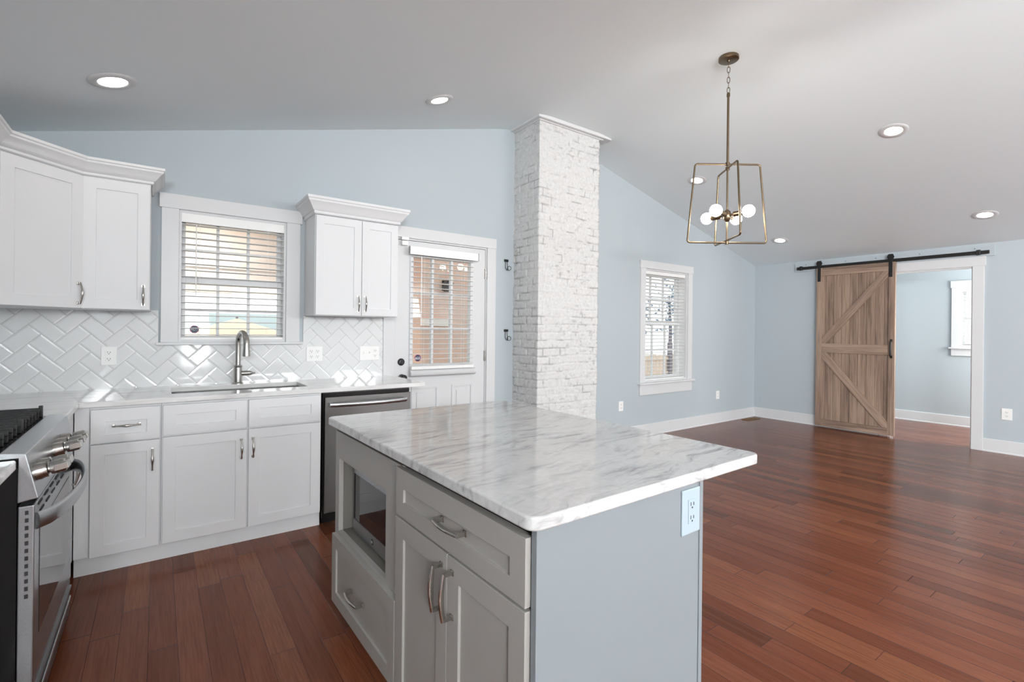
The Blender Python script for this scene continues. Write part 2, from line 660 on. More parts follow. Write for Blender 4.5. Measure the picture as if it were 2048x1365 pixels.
mb = MB().prism(pc + [(x, z + .12) for x, z in reversed(pc)], BACK - .15, WA, 'y')
struct(mb.build('ceiling', 'ceil', smooth=30), 'white vaulted ceiling with a softly rounded ridge', 'ceiling')

# next room seen through the opening
NX = 9.3
W3 = (-2.84, -2.075, 1.13, 1.985)
mb = MB().grid([-4.0, W3[0], W3[1], .3], [0, W3[2], W3[3], 2.5], lambda i, j: not (i == 1 and j == 1), NX, NX + .15, lambda u, v, w: (w, u, v))
mb.box(RIGHT + .12, NX, .3, .4, 0, 2.5).box(RIGHT + .12, NX, -4.1, -4.0, 0, 2.5)
struct(mb.build('wall_next_room', 'wall'), 'pale blue wall of the next room beyond the opening', 'wall')
mb = MB().box(RIGHT + .12, NX + .15, -4.1, .4, 2.5, 2.6)
struct(mb.build('ceiling', 'ceil'), 'white ceiling of the next room', 'ceiling')


def base_board(path, name='baseboard_back', h=.145, label=None):
    prof = [(0, 0), (.022, 0), (.021, .012), (.016, .018), (.015, h - .006), (.012, h), (0, h)]
    return struct(MB().sweep(path, prof).build(name, 'trim'), label, 'baseboard')


base_board([(3.68, 0), (RIGHT, 0)], 'baseboard_back', label='white baseboard under the tall living room window')
base_board([(2.69, 0), (2.89, 0)], 'baseboard_back', label='short white baseboard between back door and brick chimney')
base_board([(RIGHT, 0), (RIGHT, -1.645)], 'baseboard_right', label='white baseboard between room corner and barn door')
base_board([(RIGHT, -2.632), (RIGHT, BACK)], 'baseboard_right', label='white baseboard right of the wide doorway')
base_board([(NX, .3), (NX, -4.0)], 'baseboard_next_room', label='white baseboard of the next room')


def casing(parent, x0, x1, z1, xf, w=.09, head=.095, z0=0, t=.02, ear=.012, name='casing'):
    m = MB(xf)
    m.box(x0 - w, x0 + .003, -t, .0, z0, z1)
    m.box(x1 - .003, x1 + w, -t, .0, z0, z1)
    m.box(x0 - w - ear, x1 + w + ear, -t - .004, .0, z1, z1 + head)
    return m.build(name, 'trim', parent, bevel=.0015)


def blind(name, label, w, h, n, loc, rz=0, depth=.05, valance=.065, tilt=4, wand=None, vx=.0, vproj=.0, rail_h=.03, group='window blinds'):
    """white horizontal slat blind; local x is the width, z=0 its foot, y into the wall"""
    t = thing(name, label, 'blind', loc, rz, group)
    m = MB().box(-w / 2 - vx, w / 2 + vx, -vproj, .012 - vproj + .003, h - valance, h)
    if vproj:
        m.box(-w / 2 - vx, -w / 2 - vx + .008, -vproj, .0, h - valance, h).box(w / 2 + vx - .008, w / 2 + vx, -vproj, .0, h - valance, h)
    m.box(-w / 2, w / 2, .016, depth - .004, h - valance + .012, h - .004)
    m.build('valance', 'blind', t, bevel=.002)
    m = MB()
    zs = [rail_h + .018 + (h - valance - rail_h - .03) * i / (n - 1) for i in range(n)]
    s, c = math.sin(R(tilt)), math.cos(R(tilt))
    for z in zs:
        cy = depth / 2 + .002
        hw = depth / 2 - .001
        a, b = (cy - hw * c, z + hw * s), (cy + hw * c, z - hw * s)
        mid = (cy, z + .0025)
        poly = [a, mid, b, (b[0], b[1] - .0022), (cy, mid[1] - .0026), (a[0], a[1] - .0022)]
        m.prism([(p[0], p[1]) for p in poly], -w / 2 + .003, w / 2 - .003, 'x')
    m.build('slats', 'blind', t)
    MB().box(-w / 2 + .002, w / 2 - .002, .006, depth - .004, 0, rail_h).build('bottom_rail', 'blind', t, bevel=.003)
    for f in (-.36, 0, .36) if w > .7 else (-.32, .32):
        m = MB()
        for y in (.004, depth):
            m.tube([(w * f, y, .01), (w * f, y, h - valance)], .0009, 5)
        m.box(w * f - .003, w * f + .003, .004, depth, .0, .012)
        m.build('ladder_cord', 'blind', t)
    if wand:
        MB().tube([(wand[0], -.006, h - valance - .01), (wand[0], -.006, wand[1])], .0035, 8).build('tilt_wand', 'blind', t, smooth=40)
    return t


def sash_window(name, w, xf, zg, cols=3, rows=2, fr=.045, ymid=.08, label=None, cat='window'):
    """double hung: zg = (bottom, lower glass 0, lower glass 1, upper glass 0, upper glass 1, top); local x in 0..w"""
    root = thing(name, label, cat, kind='structure')
    b, l0, l1, u0, u1, tp = zg
    m = MB(xf)
    m.box(0, .018, 0, WA, b, tp).box(w - .018, w, 0, WA, b, tp).box(.018, w - .018, 0, WA, tp - .018, tp).box(.018, w - .018, 0, WA, b, b + .018)
    m.build('jamb', 'trim', root)
    for (g0, g1, e0, e1, y, nm) in ((l0, l1, b + .018, u0 - .004, ymid, 'lower_sash'), (u0, u1, l1 + .004, tp - .018, ymid + .036, 'upper_sash')):
        m = MB(xf)
        x0, x1 = fr, w - fr
        m.box(.018, x0, y, y + .034, e0, e1).box(x1, w - .018, y, y + .034, e0, e1)
        m.box(x0, x1, y, y + .034, e0, g0).box(x0, x1, y, y + .034, g1, e1)
        sash = m.build(nm, 'trim', root, bevel=.002)
        m = MB(xf)
        for i in range(1, cols):
            x = x0 + (x1 - x0) * i / cols
            m.box(x - .009, x + .009, y + .004, y + .03, g0, g1)
        for j in range(1, rows):
            z = g0 + (g1 - g0) * j / rows
            m.box(x0, x1, y + .006, y + .028, z - .009, z + .009)
        m.build('muntins', 'trim', sash)
        MB(xf).box(x0 - .003, x1 + .003, y + .015, y + .019, g0 - .003, g1 + .003).build('pane', 'glass', sash)
    return root


def sticker(parent, xf, s, mirror=False):
    def octa(k):
        return [(k * math.cos(R(22.5 + 45 * i)), k * math.sin(R(22.5 + 45 * i))) for i in range(8)]
    t = parent
    MB(xf).prism(octa(s), -.0004, 0, 'y').build('sticker_border', 'pink', t)
    MB(xf).prism(octa(s * .9), -.0009, -.0004, 'y').build('sticker_face', 'navy', t)
    text('lettering', 'ADT', s * .78, xf @ Matrix.Translation((0, -.0012, 0)) @ Matrix.Rotation(R(90), 4, 'X'), 'white', t, .0002)


# window_1: over the sink
w1 = sash_window('window_1', W1[1] - W1[0], T(W1[0], 0, 0), (W1[2], 1.248, 1.606, 1.66, 2.035, W1[3]), label='double hung window with white muntins over the sink')
casing(w1, W1[0], W1[1], 2.098, T(), z0=1.205, w=.093)
MB().box(-.012, .892, -.045, .0, 1.187, 1.205).build('sill', 'trim', w1, bevel=.002)
blind('window_blind', 'white open slat blind in the window above the sink', .664, .886, 18, (.4415, .004, 1.208), wand=(-.235, .315), valance=.075)
st = thing('security_sticker', 'small dark octagonal security sticker low in the sink window', 'sticker', (.205, .093, 1.292))
sticker(st, T(), .029)

# window_2: tall living room window
w2 = sash_window('window_2', W2[1] - W2[0], T(W2[0], 0, 0), (W2[2], .735, 1.395, 1.455, 2.03, W2[3]), fr=.05, ymid=.11, label='tall double hung window between chimney and room corner')
casing(w2, W2[0], W2[1], 2.102, T(), z0=.672, w=.09)
m = MB().box(4.80, 5.935, -.055, .02, .648, .672)
m.build('sill', 'trim', w2, bevel=.004)
MB().box(4.828, 5.907, -.022, .0, .515, .648).build('apron', 'trim', w2, bevel=.002)
m = blind('window_blind', 'white slat blind in the tall living room window', .88, 1.425, 30, (5.3675, .025, .675), valance=.06, tilt=11)

# window_3: in the next room
w3 = sash_window('window_3', W3[1] - W3[0], T(NX, W3[1], 0, -90), (W3[2], 1.18, 1.515, 1.56, 1.935, W3[3]), label='white trimmed window in the next room, cut by the doorway', ymid=.07)
casing(w3, 0, W3[1] - W3[0], W3[3], T(NX, W3[1], 0, -90), z0=W3[2], w=.09, head=.1)
m = MB(T(NX, W3[1], 0, -90))
m.box(-.115, .88, -.05, .0, W3[2] - .022, W3[2]).build('sill', 'trim', w3, bevel=.003)
MB(T(NX, W3[1], 0, -90)).box(-.09, .855, -.02, .0, W3[2] - .12, W3[2] - .022).build('apron', 'trim', w3)
blind('window_blind', 'white slat blind in the window of the next room', .745, .84, 18, (NX + .006, (W3[0] + W3[1]) / 2, W3[2] + .003), rz=-90, valance=.05)

for i, (a, b, z, z1) in enumerate(FILL_BACKWIN):
    rw = thing('window_%d' % (4 + i), ('unseen tall narrow glass pane', 'added broad window', 'first of two added equal windows', 'second of two added equal windows')[i] + ' in the wall behind the viewer', 'window', kind='structure')
    m = MB().grid([a - .08, a + .02, b - .02, b + .08], [z - .08, z + .02, z1 - .02, z1 + .08], lambda i, j: not (i == 1 and j == 1), BACK, BACK + .02, lambda u, v, w: (u, w, v))
    m.build('casing', 'trim', rw)

for i, (a, b) in enumerate(FILL_SIDEWIN):
    rw = thing('window_%d' % (8 + i), ('farther', 'nearer')[i] + ' of two added plain windows in the range wall behind the viewer', 'window', kind='structure')
    m = MB().grid([a - .08, a + .02, b - .02, b + .08], [1.68, 1.78, 2.26, 2.34], lambda i, j: not (i == 1 and j == 1), LEFT, LEFT + .02, lambda u, v, w: (w, u, v))
    m.build('casing', 'trim', rw)

# door_1: back door
d1 = thing('door_1', 'white back door with blind covered glass and dark knob', 'door', kind='structure')
casing(d1, DR[0], DR[1], 2.10, T(), w=.095, head=.095, ear=.002)
MB().box(DR[0], DR[0] + .012, 0, WA, 0, 2.1).box(DR[1] - .012, DR[1], 0, WA, 0, 2.1).box(DR[0] + .012, DR[1] - .012, 0, WA, 2.086, 2.1).build('jamb', 'trim', d1)
gx0, gx1, gz0, gz1 = 1.806, 2.388, 1.003, 1.94
us3 = [DR[0] + .014, gx0, gx1, DR[1] - .014]
MB().grid(us3, [.008, gz0, gz1, 2.083], lambda i, j: not (i == 1 and j == 1), .006, .05, lambda u, v, w: (u, w, v)).build('slab', 'trim', d1, bevel=.002)
m = MB().grid([gx0 - .03, gx0, gx1, gx1 + .03], [gz0 - .03, gz0, gz1, gz1 + .03], lambda i, j: not (i == 1 and j == 1), -.006, .006, lambda u, v, w: (u, w, v))
m.build('glass_frame', 'trim', d1, bevel=.003)
m = MB()
for i in (1, 2):
    x = gx0 + (gx1 - gx0) * i / 3
    m.box(x - .01, x + .01, .008, .046, gz0, gz1)
    z = gz0 + (gz1 - gz0) * i / 3
    m.box(gx0, gx1, .010, .044, z - .01, z + .01)
m.build('muntins', 'trim', d1)
MB().box(gx0 - .003, gx1 + .003, .027, .031, gz0 - .003, gz1 + .003).build('pane', 'glass', d1)
for x0, x1 in ((1.80, 2.06), (2.20, 2.42)):
    m = MB().grid([x0, x0 + .018, x1 - .018, x1], [.2, .218, .782, .8], lambda i, j: not (i == 1 and j == 1), -.002, .006, lambda u, v, w: (u, w, v))
    m.box(x0 + .05, x1 - .05, -.001, .006, .25, .75)
    m.build('panel_moulding', 'trim', d1, bevel=.002)
for z in (1.80, 1.01, .3):
    m = MB().box(DR[1] - .022, DR[1] - .004, .002, .006, z, z + .1)
    m.tube([(DR[1] - .012, -.004, z), (DR[1] - .012, -.004, z + .1)], .006, 10)
    m.build('hinge', 'nickel', d1, smooth=40)
ry = Matrix.Rotation(R(90), 4, 'X')
m = MB().lathe([(.031, 0), (.031, .008), (.024, .016), (.02, .018)], 24, (1.702, .006, 1.024), ry)
m.box(1.696, 1.708, -.022, -.012, 1.008, 1.04)
m.build('deadbolt', 'bronze', d1, smooth=40)
m = MB().lathe([(.03, 0), (.03, .006), (.013, .012), (.012, .035), (.026, .045), (.029, .058), (.022, .07), (.005, .073)], 24, (1.708, .006, .888), ry)
m.build('knob', 'bronze', d1, smooth=50)
blind('window_blind', 'white slat blind hung over the glass of the back door', .63, 1.07, 22, (2.09, -.056, .955), valance=.07, tilt=3, wand=(-.235, .39), vx=.035, vproj=.012, rail_h=.03)
m = MB().prism([(-.012, .888), (-.045, .905), (-.05, .925), (-.03, .95), (-.012, .952)], 1.772, 2.44, 'x')
tag(m.build('hold_down_rail', 'trim', bevel=.003), 'white moulded rail across the door under the blind', 'rail')
st = thing('security_sticker', 'navy octagonal security sticker low in the back door glass', 'sticker', (1.868, .024, 1.053))
sticker(st, T(), .033)
ds = thing('door_sensor', 'small white alarm sensor at the top corner of the back door', 'sensor', (1.715, -.024, 2.04))
MB().box(-.035, .03, -.018, 0, .035, .062).build('magnet', 'plate', ds, bevel=.003)
MB().box(-.032, .022, -.02, 0, -.01, .028).build('housing', 'plate', ds, bevel=.003)

# doorway in the right wall
d2 = thing('door_2', 'white cased wide doorway into the next room', 'doorway', kind='structure')
casing(d2, 0, OPN[1] - OPN[0], OPN[2], T(RIGHT, OPN[1], 0, -90), w=.096, head=.108, ear=.012)
m = MB().box(RIGHT - .001, RIGHT + .121, OPN[0], OPN[0] + .014, 0, OPN[2]).box(RIGHT - .001, RIGHT + .121, OPN[1] - .014, OPN[1], 0, OPN[2])
m.box(RIGHT - .001, RIGHT + .121, OPN[0] + .014, OPN[1] - .014, OPN[2] - .014, OPN[2])
m.build('jamb', 'trim', d2)

# ------------------------------------------------------------------ barn door
bd = thing('barn_door', 'weathered brown wooden barn door with two diagonal braces', 'door', (7.545, -1.371, .02), -90)
hw = .455           # local x: -hw (left, y=-.916) .. hw ; local y=0 is the back, front at -.037; z from floor + .02
f0, f1 = -.037, -.020
m = MB()
nb = 9
for i in range(nb):
    a = -hw + .02 + (2 * hw - .04) * i / nb
    b = -hw + .02 + (2 * hw - .04) * (i + 1) / nb
    m.box(a + .0015, b - .0015, -.022, -.004, .01, 2.19)
m.box(-hw + .02, hw - .02, -.012, -.003, .01, 2.19)
m.build('plank_panel', 'barnv', bd, bevel=.002)
for sx in (-1, 1):
    x0, x1 = sorted((sx * hw, sx * (hw - .072)))
    MB().box(x0, x1, f0, .0, 0, 2.205).build('stile', 'barnv', bd, bevel=.002)
for z0, z1 in ((0.0, .095), (1.022, 1.15), (2.095, 2.205)):
    MB().box(-hw + .072, hw - .072, f0, -.002, z0, z1).build('rail', 'barnh', bd, bevel=.002)


def brace(z0, z1):
    a, b = Vector((-hw + .072, z0)), Vector((hw - .072, z1))
    d = (b - a).normalized()
    nrm = Vector((-d.y, d.x)) * .047
    lo, hi = (1.15, 2.095) if z0 > .9 and z1 > z0 else (.095, 1.022)

    def clip(poly, axis, lim, keep_less):
        out = []
        for i in range(len(poly)):
            p, q = poly[i], poly[(i + 1) % len(poly)]
            ip, iq = ((v[axis] <= lim) == keep_less for v in (p, q))
            if ip:
                out.append(p)
            if ip != iq:
                k = (lim - p[axis]) / (q[axis] - p[axis])
                out.append(p + (q - p) * k)
        return out
    e = d * .3
    poly = [a - nrm - e, b - nrm + e, b + nrm + e, a + nrm - e]
    for ax, lim, less in ((0, hw - .072, True), (0, -hw + .072, False), (1, hi, True), (1, lo, False)):
        poly = clip(poly, ax, lim, less)
    MB().prism([tuple(p) for p in poly], f0, f1 - .002, 'y').build('brace', 'barnbrace_up' if z1 > z0 else 'barnbrace_down', bd, bevel=.002)


def bracewood(name, ang):
    t = NT(name)
    tc = t.n('ShaderNodeTexCoord').outputs['Object']
    v = t.n('ShaderNodeMapping', {0: tc, 2: (0, R(ang), 0)}).outputs[0]
    g = t.noise(t.n('ShaderNodeMapping', {0: v, 3: (2.4, 50, 55)}).outputs[0], 1.0, 6, .65, .8)
    g2 = t.noise(t.n('ShaderNodeMapping', {0: v, 3: (.8, 14, 14)}).outputs[0], 1.0, 3, .5)
    col = t.ramp(t.math('MULTIPLY_ADD', g2, .5, t.math('MULTIPLY', g, .55)), [(.38, '6d5a4e'), (.52, '8f7969'), (.66, 'a8917f')])
    t.bump(g, .15, .002)
    return t.set(color=col, rough=.6, spec=.3)


M['barnh'] = bracewood('grey_brown_wood_across', 0)
for o in bpy.data.objects:
    if o.name.startswith('rail'):
        o.data.materials[0] = M['barnh']
M['barnbrace_up'] = bracewood('grey_brown_wood_brace_up', 51)
M['barnbrace_down'] = bracewood('grey_brown_wood_brace_down', -50)
brace(1.15, 2.095)
brace(1.022, .095)
m = MB()
m.box(hw - .047, hw - .025, f0 - .006, f0, 1.19, 1.225).box(hw - .047, hw - .025, f0 - .006, f0, .985, 1.02)
m.tube([(hw - .036, f0 - .003, 1.205), (hw - .036, f0 - .03, 1.19), (hw - .036, f0 - .032, 1.105), (hw - .036, f0 - .03, 1.02), (hw - .036, f0 - .003, 1.005)], .009, 10)
m.build('handle', 'black', bd, smooth=40)
for x in (-hw + .035, hw - .05):
    m = MB().box(x - .02, x + .02, f0 - .006, f0, 2.015, 2.255)
    m.prism([(x - .026, 2.235), (x + .026, 2.235), (x + .038, 2.27), (x + .024, 2.305), (x - .024, 2.305), (x - .038, 2.27)], f0 - .012, f0 + .002, 'y')
    h = m.build('hanger_strap', 'black', bd, bevel=.002)
    MB().lathe([(.03, -.006), (.03, .006)], 24, (x, f0 + .009, 2.271), ry).build('roller', 'black', h, smooth=40)
    for z in (2.06, 2.13):
        MB().lathe([(.008, 0), (.008, .003), (.004, .005)], 10, (x, f0 - .006, z), ry).build('bolt', 'black', h)

trk = thing('barn_door_track', 'long black steel track above the barn door and doorway', 'track', (7.5265, -1.66, 2.2245))
MB().box(-.004, .004, -1.02, 1.015, 0, .04).build('bar', 'black', trk, bevel=.001)
for y in (-.93, -.48, 0, .48, .955):
    MB(Matrix.Translation((0, y, .02)) @ Matrix.Rotation(R(90), 4, 'Y')).lathe([(.011, -.008), (.011, -.004), (.009, .036)], 14).build('standoff', 'black', trk, smooth=40)
for y in (-.93, .955):
    MB().box(-.022, .006, y - .018, y + .018, -.008, .05).build('end_stop', 'black', trk, bevel=.004)
mb = MB().box(7.5665, RIGHT, -2.717, -.599, 2.205, 2.326)
struct(mb.build('trim_1', 'wall', bevel=.002), 'blue painted board carrying the barn door track', 'trim')
m = MB()
for y in (-.75, -1.25, -1.6, -2.05, -2.55):
    m.lathe([(.005, 0), (.005, .002)], 8, (7.566, y, 2.298), Matrix.Rotation(R(-90), 4, 'Y'))
m.build('screw_heads', 'slot', bpy.data.objects['trim_1'])

fr_ = thing('floor_register', 'brass floor vent in the far room corner', 'vent', (7.27, -.125, 0))
MB().grid([-.16, -.145, .145, .16], [-.06, -.048, .048, .06], lambda i, j: not (i == 1 and j == 1), 0, .006, lambda u, v, w: (u, v, w)).build('frame', 'brassvent', fr_)
m = MB()
for i in range(14):
    x = -.14 + .02 * i
    m.box(x, x + .008, -.048, .048, .001, .004)
m.build('louvres', 'brassvent', fr_)


# ------------------------------------------------------------------ chimney
def hash2(i, j, k=0):
    x = np.sin(i * 127.1 + j * 311.7 + k * 74.7) * 43758.5453
    return x - np.floor(x)


def vnoise(x, y, k=0):
    i, j = np.floor(x), np.floor(y)
    fx, fy = x - i, y - j
    fx, fy = fx * fx * (3 - 2 * fx), fy * fy * (3 - 2 * fy)
    return (hash2(i, j, k) * (1 - fx) + hash2(i + 1, j, k) * fx) * (1 - fy) + (hash2(i, j + 1, k) * (1 - fx) + hash2(i + 1, j + 1, k) * fx) * fy


def fbm(x, y, k=0, o=4):
    s, a = 0, .5
    for q in range(o):
        s = s + a * vnoise(x * 2 ** q, y * 2 ** q, k + q)
        a *= .5
    return s


CX0, CX1, CY = 2.89, 3.675, -.40
segs = [(Vector((CX0, 0)), Vector((CX0, CY)), Vector((-1, 0))), (Vector((CX0, CY)), Vector((CX1, CY)), Vector((0, -1))), (Vector((CX1, CY)), Vector((CX1, 0)), Vector((1, 0)))]
step = .0075
cols = []
s0 = 0
for a, b, nrm in segs:
    Ln = (b - a).length
    k = int(Ln / step)
    for i in range(k + (1 if a is segs[-1][0] else 0)):
        p = a + (b - a) * (i / k)
        nn = nrm.copy()
        if i == 0 and s0 > 0:
            nn = (nrm + prevn).normalized() * 1.25
        cols.append((p.x, p.y, nn.x, nn.y, s0 + Ln * i / k))
    s0 += Ln
    prevn = nrm
cols = np.array(cols)
zs = np.arange(0, 3.321, step)
S, Z = np.meshgrid(cols[:, 4], zs)
course = .076
wob = (fbm(S * 5, Z * 5, 3) - .47) * .020
zz = (Z + wob) / course
rowi = np.floor(zz)
fz = zz - rowi
ss = (S + (fbm(S * 6, Z * 9, 9) - .47) * .03) / .222 + .5 * (rowi % 2) + (hash2(rowi, rowi * 0 + 2) - .5) * .24
bi = np.floor(ss)
fs_ = ss - bi
dz = np.minimum(fz, 1 - fz) * course
dx = np.minimum(fs_, 1 - fs_) * .222
dm = np.minimum(dz, dx)
sm = np.clip((fbm(S * 1.6, Z * 1.6, 21) - .42) * 5, 0, 1)                 # where plaster fills the joints
joint = np.clip(1 - dm / (.009 + .004 * fbm(S * 20, Z * 20, 5)), 0, 1)
out = .010 * hash2(bi, rowi, 4) * (1 - .5 * sm) - .011 * joint ** 1.2 * (1 - .7 * sm) * .85 + .008 * (fbm(S * 14, Z * 14, 7) - .47) + .004 * (fbm(S * 45, Z * 60, 8) - .47) + .02 * (fbm(S * 2.2, Z * 2.2, 31) - .47)
crk = np.clip(1 - dm / .0075, 0, 1) * np.clip((fbm(S * 9, Z * 13, 12) - .455 - .09 * sm) * 8, 0, 1)
low = np.clip((1.4 - Z) / 1.0, 0, 1)
blot = np.clip((fbm(S * 22, Z * 48, 14) - .60 + .045 * low) * 9, 0, 1) * .75 * (.25 + .75 * np.clip((fbm(S * 3, Z * 3, 17) - .42) * 4, 0, 1))
grime = np.clip(crk * .62 + blot * .5, 0, 1)
V = np.stack([cols[None, :, 0] + cols[None, :, 2] * out, cols[None, :, 1] + cols[None, :, 3] * out, Z], -1).reshape(-1, 3)
nc, nz = len(cols), len(zs)
idx = np.arange(nz * nc).reshape(nz, nc)
F = np.stack([idx[:-1, :-1], idx[:-1, 1:], idx[1:, 1:], idx[1:, :-1]], -1).reshape(-1, 4)
me = bpy.data.meshes.new('chimney')
me.from_pydata(V.tolist(), [], F.tolist())
me.polygons.foreach_set('use_smooth', [True] * len(me.polygons))
at = me.attributes.new('grime', 'FLOAT', 'POINT')
at.data.foreach_set('value', grime.reshape(-1).astype(np.float32))
me.materials.append(M['brick'])
ch = bpy.data.objects.new('chimney', me)
COL.objects.link(ch)
struct(ch, 'white painted rough brick chimney breast beside the back door', 'chimney')
mb = MB().box(CX0 - .055, CX1 + .13, CY - .055, .0, FLATZ - .034, FLATZ)
mb.box(CX0 - .02, CX1 + .05, CY - .02, .0, FLATZ - .044, FLATZ - .034)
struct(mb.build('trim_2', 'trim', bevel=.003), 'white flat board capping the brick chimney at the ceiling', 'trim')


# ------------------------------------------------------------------ tile backsplash (herringbone at 45 degrees)
def backsplash():
    w = .0789
    ox, oz = -.616, 1.202
    regs = [(LEFT, .0, .914, 1.415), (.0, .9, .914, 1.187), (.9, 1.533, .914, 1.4)]
    c = math.sqrt(.5)

    def rot(a, b):
        return (ox + w * (a * c + b * c), oz + w * (-a * c + b * c))
    bm_all = bmesh.new()
    g, e = .0011 / w, .0085 / w
    for (x0, x1, z0, z1) in regs:
        b = bmesh.new()
        for i in range(-30, 31):
            for j in range(-16, 17):
                bx, by = i + 2 * j, -i + 2 * j
                for (px, py, lx, ly) in ((bx, by, 2, 1), (bx, by - 2, 1, 2)):
                    cx, cz = rot(px + lx / 2, py + ly / 2)
                    if not (x0 - .16 < cx < x1 + .16 and z0 - .16 < cz < z1 + .16):
                        continue
                    ring = []
                    for q, y in ((g, -.0005), (g, -.0064), (g + e, -.0078)):
                        ring.append([b.verts.new((p[0], y, p[1])) for p in (rot(px + q, py + q), rot(px + lx - q, py + q), rot(px + lx - q, py + ly - q), rot(px + q, py + ly - q))])
                    for a, d in ((0, 1), (1, 2)):
                        for k in range(4):
                            k2 = (k + 1) % 4
                            b.faces.new((ring[a][k], ring[a][k2], ring[d][k2], ring[d][k]))
                    b.faces.new(ring[2])
        for co, no in (((x0, 0, 0), (-1, 0, 0)), ((x1, 0, 0), (1, 0, 0)), ((0, 0, z0), (0, 0, -1)), ((0, 0, z1), (0, 0, 1))):
            geo = b.verts[:] + b.edges[:] + b.faces[:]
            bmesh.ops.bisect_plane(b, geom=geo, plane_co=co, plane_no=no, clear_outer=True)
        tmp = bpy.data.meshes.new('t')
        b.to_mesh(tmp)
        b.free()
        bm_all.from_mesh(tmp)
        bpy.data.meshes.remove(tmp)
    bmesh.ops.recalc_face_normals(bm_all, faces=bm_all.faces)
    for f in bm_all.faces:
        if f.normal.y > 0.02:
            f.normal_flip()
    me = bpy.data.meshes.new('tile_backsplash')
    bm_all.to_mesh(me)
    bm_all.free()
    me.materials.append(M['tile'])
    o = bpy.data.objects.new('tile_backsplash', me)
    COL.objects.link(o)
    tag(o, 'glossy white herringbone tile backsplash above the sink counter', 'backsplash', kind='structure')
    m = MB()
    for (x0, x1, z0, z1) in regs:
        m.box(x0, x1, -.0055, .0, z0, z1)
    m.build('grout', 'grout', o)


backsplash()


# ------------------------------------------------------------------ handles
def pull(name, parent, loc, length=.118, vertical=True, xf=None, style='bulge', proj=.03):
    """bow pull standing off a front that faces -y"""
    n = 15
    path, rad = [], []
    for i in range(n):
        f = i / (n - 1)
        a = length * (f - .5)
        if style == 'bulge':
            y = -proj * (.52 + .48 * math.sin(math.pi * f))
            r = (.0042 + .0035 * math.exp(-((f - .5) / .17) ** 2), .0058 + .0028 * math.exp(-((f - .5) / .17) ** 2))
        else:
            y = -proj * (.82 + .18 * math.sin(math.pi * f))
            r = (.0048, .0062 + .002 * math.sin(math.pi * f))
        path.append((a, y, 0))
        rad.append(r)
    m = MB((xf or Matrix()) @ Matrix.Translation(loc) @ (Matrix.Rotation(R(-90), 4, 'Y') if vertical else Matrix()))
    m.tube(path, rad, 10)
    for sgn in (-1, 1):
        x = sgn * (length / 2 - .004)
        y1 = -proj * (.54 if style == 'bulge' else .84)
        m.box(x - .0045, x + .0045, y1, -.0005, -.0055, .0055)
        m.box(x - .007, x + .007, -.003, -.0005, -.008, .008)
    return m.build(name, 'nickel', parent, smooth=50)


# ------------------------------------------------------------------ white base cabinets along the sink wall
FY = -.635          # face of doors
def carcass(m, x0, x1, z0=.1, z1=.882, y0=-.615, y1=-.004):
    t = .018
    m.box(x0, x0 + t, y0, y1, z0, z1).box(x1 - t, x1, y0, y1, z0, z1)
    m.box(x0 + t, x1 - t, y0, y1, z0, z0 + t).box(x0 + t, x1 - t, y1 - .008, y1, z0 + t, z1)
    m.box(x0 + t, x1 - t, y0, y0 + .02, z1 - .03, z1)
    m.box(x0 + t, x1 - t, y0 + .001, y0 + .012, z0 + t, z1 - .03)


c1 = thing('base_cabinet', 'narrow white base cabinet with one drawer over one door', 'cabinet', (0, 0, 0), group='white base cabinets')
m = MB()
carcass(m, -.345, .0185)
m.box(-.345, -.287, -.625, -.615, .1, .882)
m.build('carcass', 'cab', c1, bevel=.001)
d = MB().shaker(-.281, .0125, .692, .869, FY, st=.058, rb=.04, rtp=.068).build('drawer', 'cab', c1, bevel=.0012)
pull('handle', d, (-.132, FY, .778), vertical=False)
d = MB().shaker(-.281, .0125, .096, .684, FY, st=.058).build('door', 'cab', c1, bevel=.0012)
pull('handle', d, (-.020, FY, .578))

c2 = thing('base_cabinet', 'wide white sink base cabinet with two doors left of the dishwasher', 'cabinet', (0, 0, 0), group='white base cabinets')
m = MB()
carcass(m, .0195, .8785)
m.build('carcass', 'cab', c2, bevel=.001)
for x0, x1, hx in ((.0265, .4425, .412), (.4515, .872, .475)):
    MB().shaker(x0, x1, .70, .869, FY, st=.06, rb=.052, rtp=.056).build('false_drawer_front', 'cab', c2, bevel=.0012)
    d = MB().shaker(x0, x1, .096, .69, FY, st=.06).build('door', 'cab', c2, bevel=.0012)
    pull('handle', d, (hx, FY, .578))

XL = -.345          # face plane of the cabinets on the range wall (they face +x)
c3 = thing('base_cabinet', 'white corner base cabinet between the range and the sink run', 'cabinet', (0, 0, 0), group='white base cabinets')
m = MB()
m.box(LEFT + .003, XL - .02, -1.05, -.64, .1, .882)
m.box(XL - .02, XL - .004, -1.05, -.625, .1, .882)
m.build('carcass', 'cab', c3, bevel=.001)
xl = T(XL, 0, 0, 90)
MB(xl).shaker(-1.045, -.71, .692, .869, 0, t=.016).build('drawer', 'cab', c3, bevel=.001)
d = MB(xl).shaker(-1.045, -.71, .096, .684, 0, t=.016).build('door', 'cab', c3, bevel=.001)
pull('handle', d, (-.75, 0, .578), xf=xl)

XN = -.395
c4 = thing('base_cabinet', 'white base cabinet at the left picture edge, on the near side of the range', 'cabinet', (0, 0, 0), group='white base cabinets')
m = MB()
m.box(LEFT + .003, XN - .02, -2.6, -1.905, .1, .866)
m.build('carcass', 'cab', c4, bevel=.001)
xn = T(XN, 0, 0, 90)
MB(xn).shaker(-2.595, -1.91, .70, .855, 0).build('drawer', 'cab', c4, bevel=.001)
MB(xn).shaker(-2.595, -1.91, .105, .69, 0).build('door', 'cab', c4, bevel=.001)

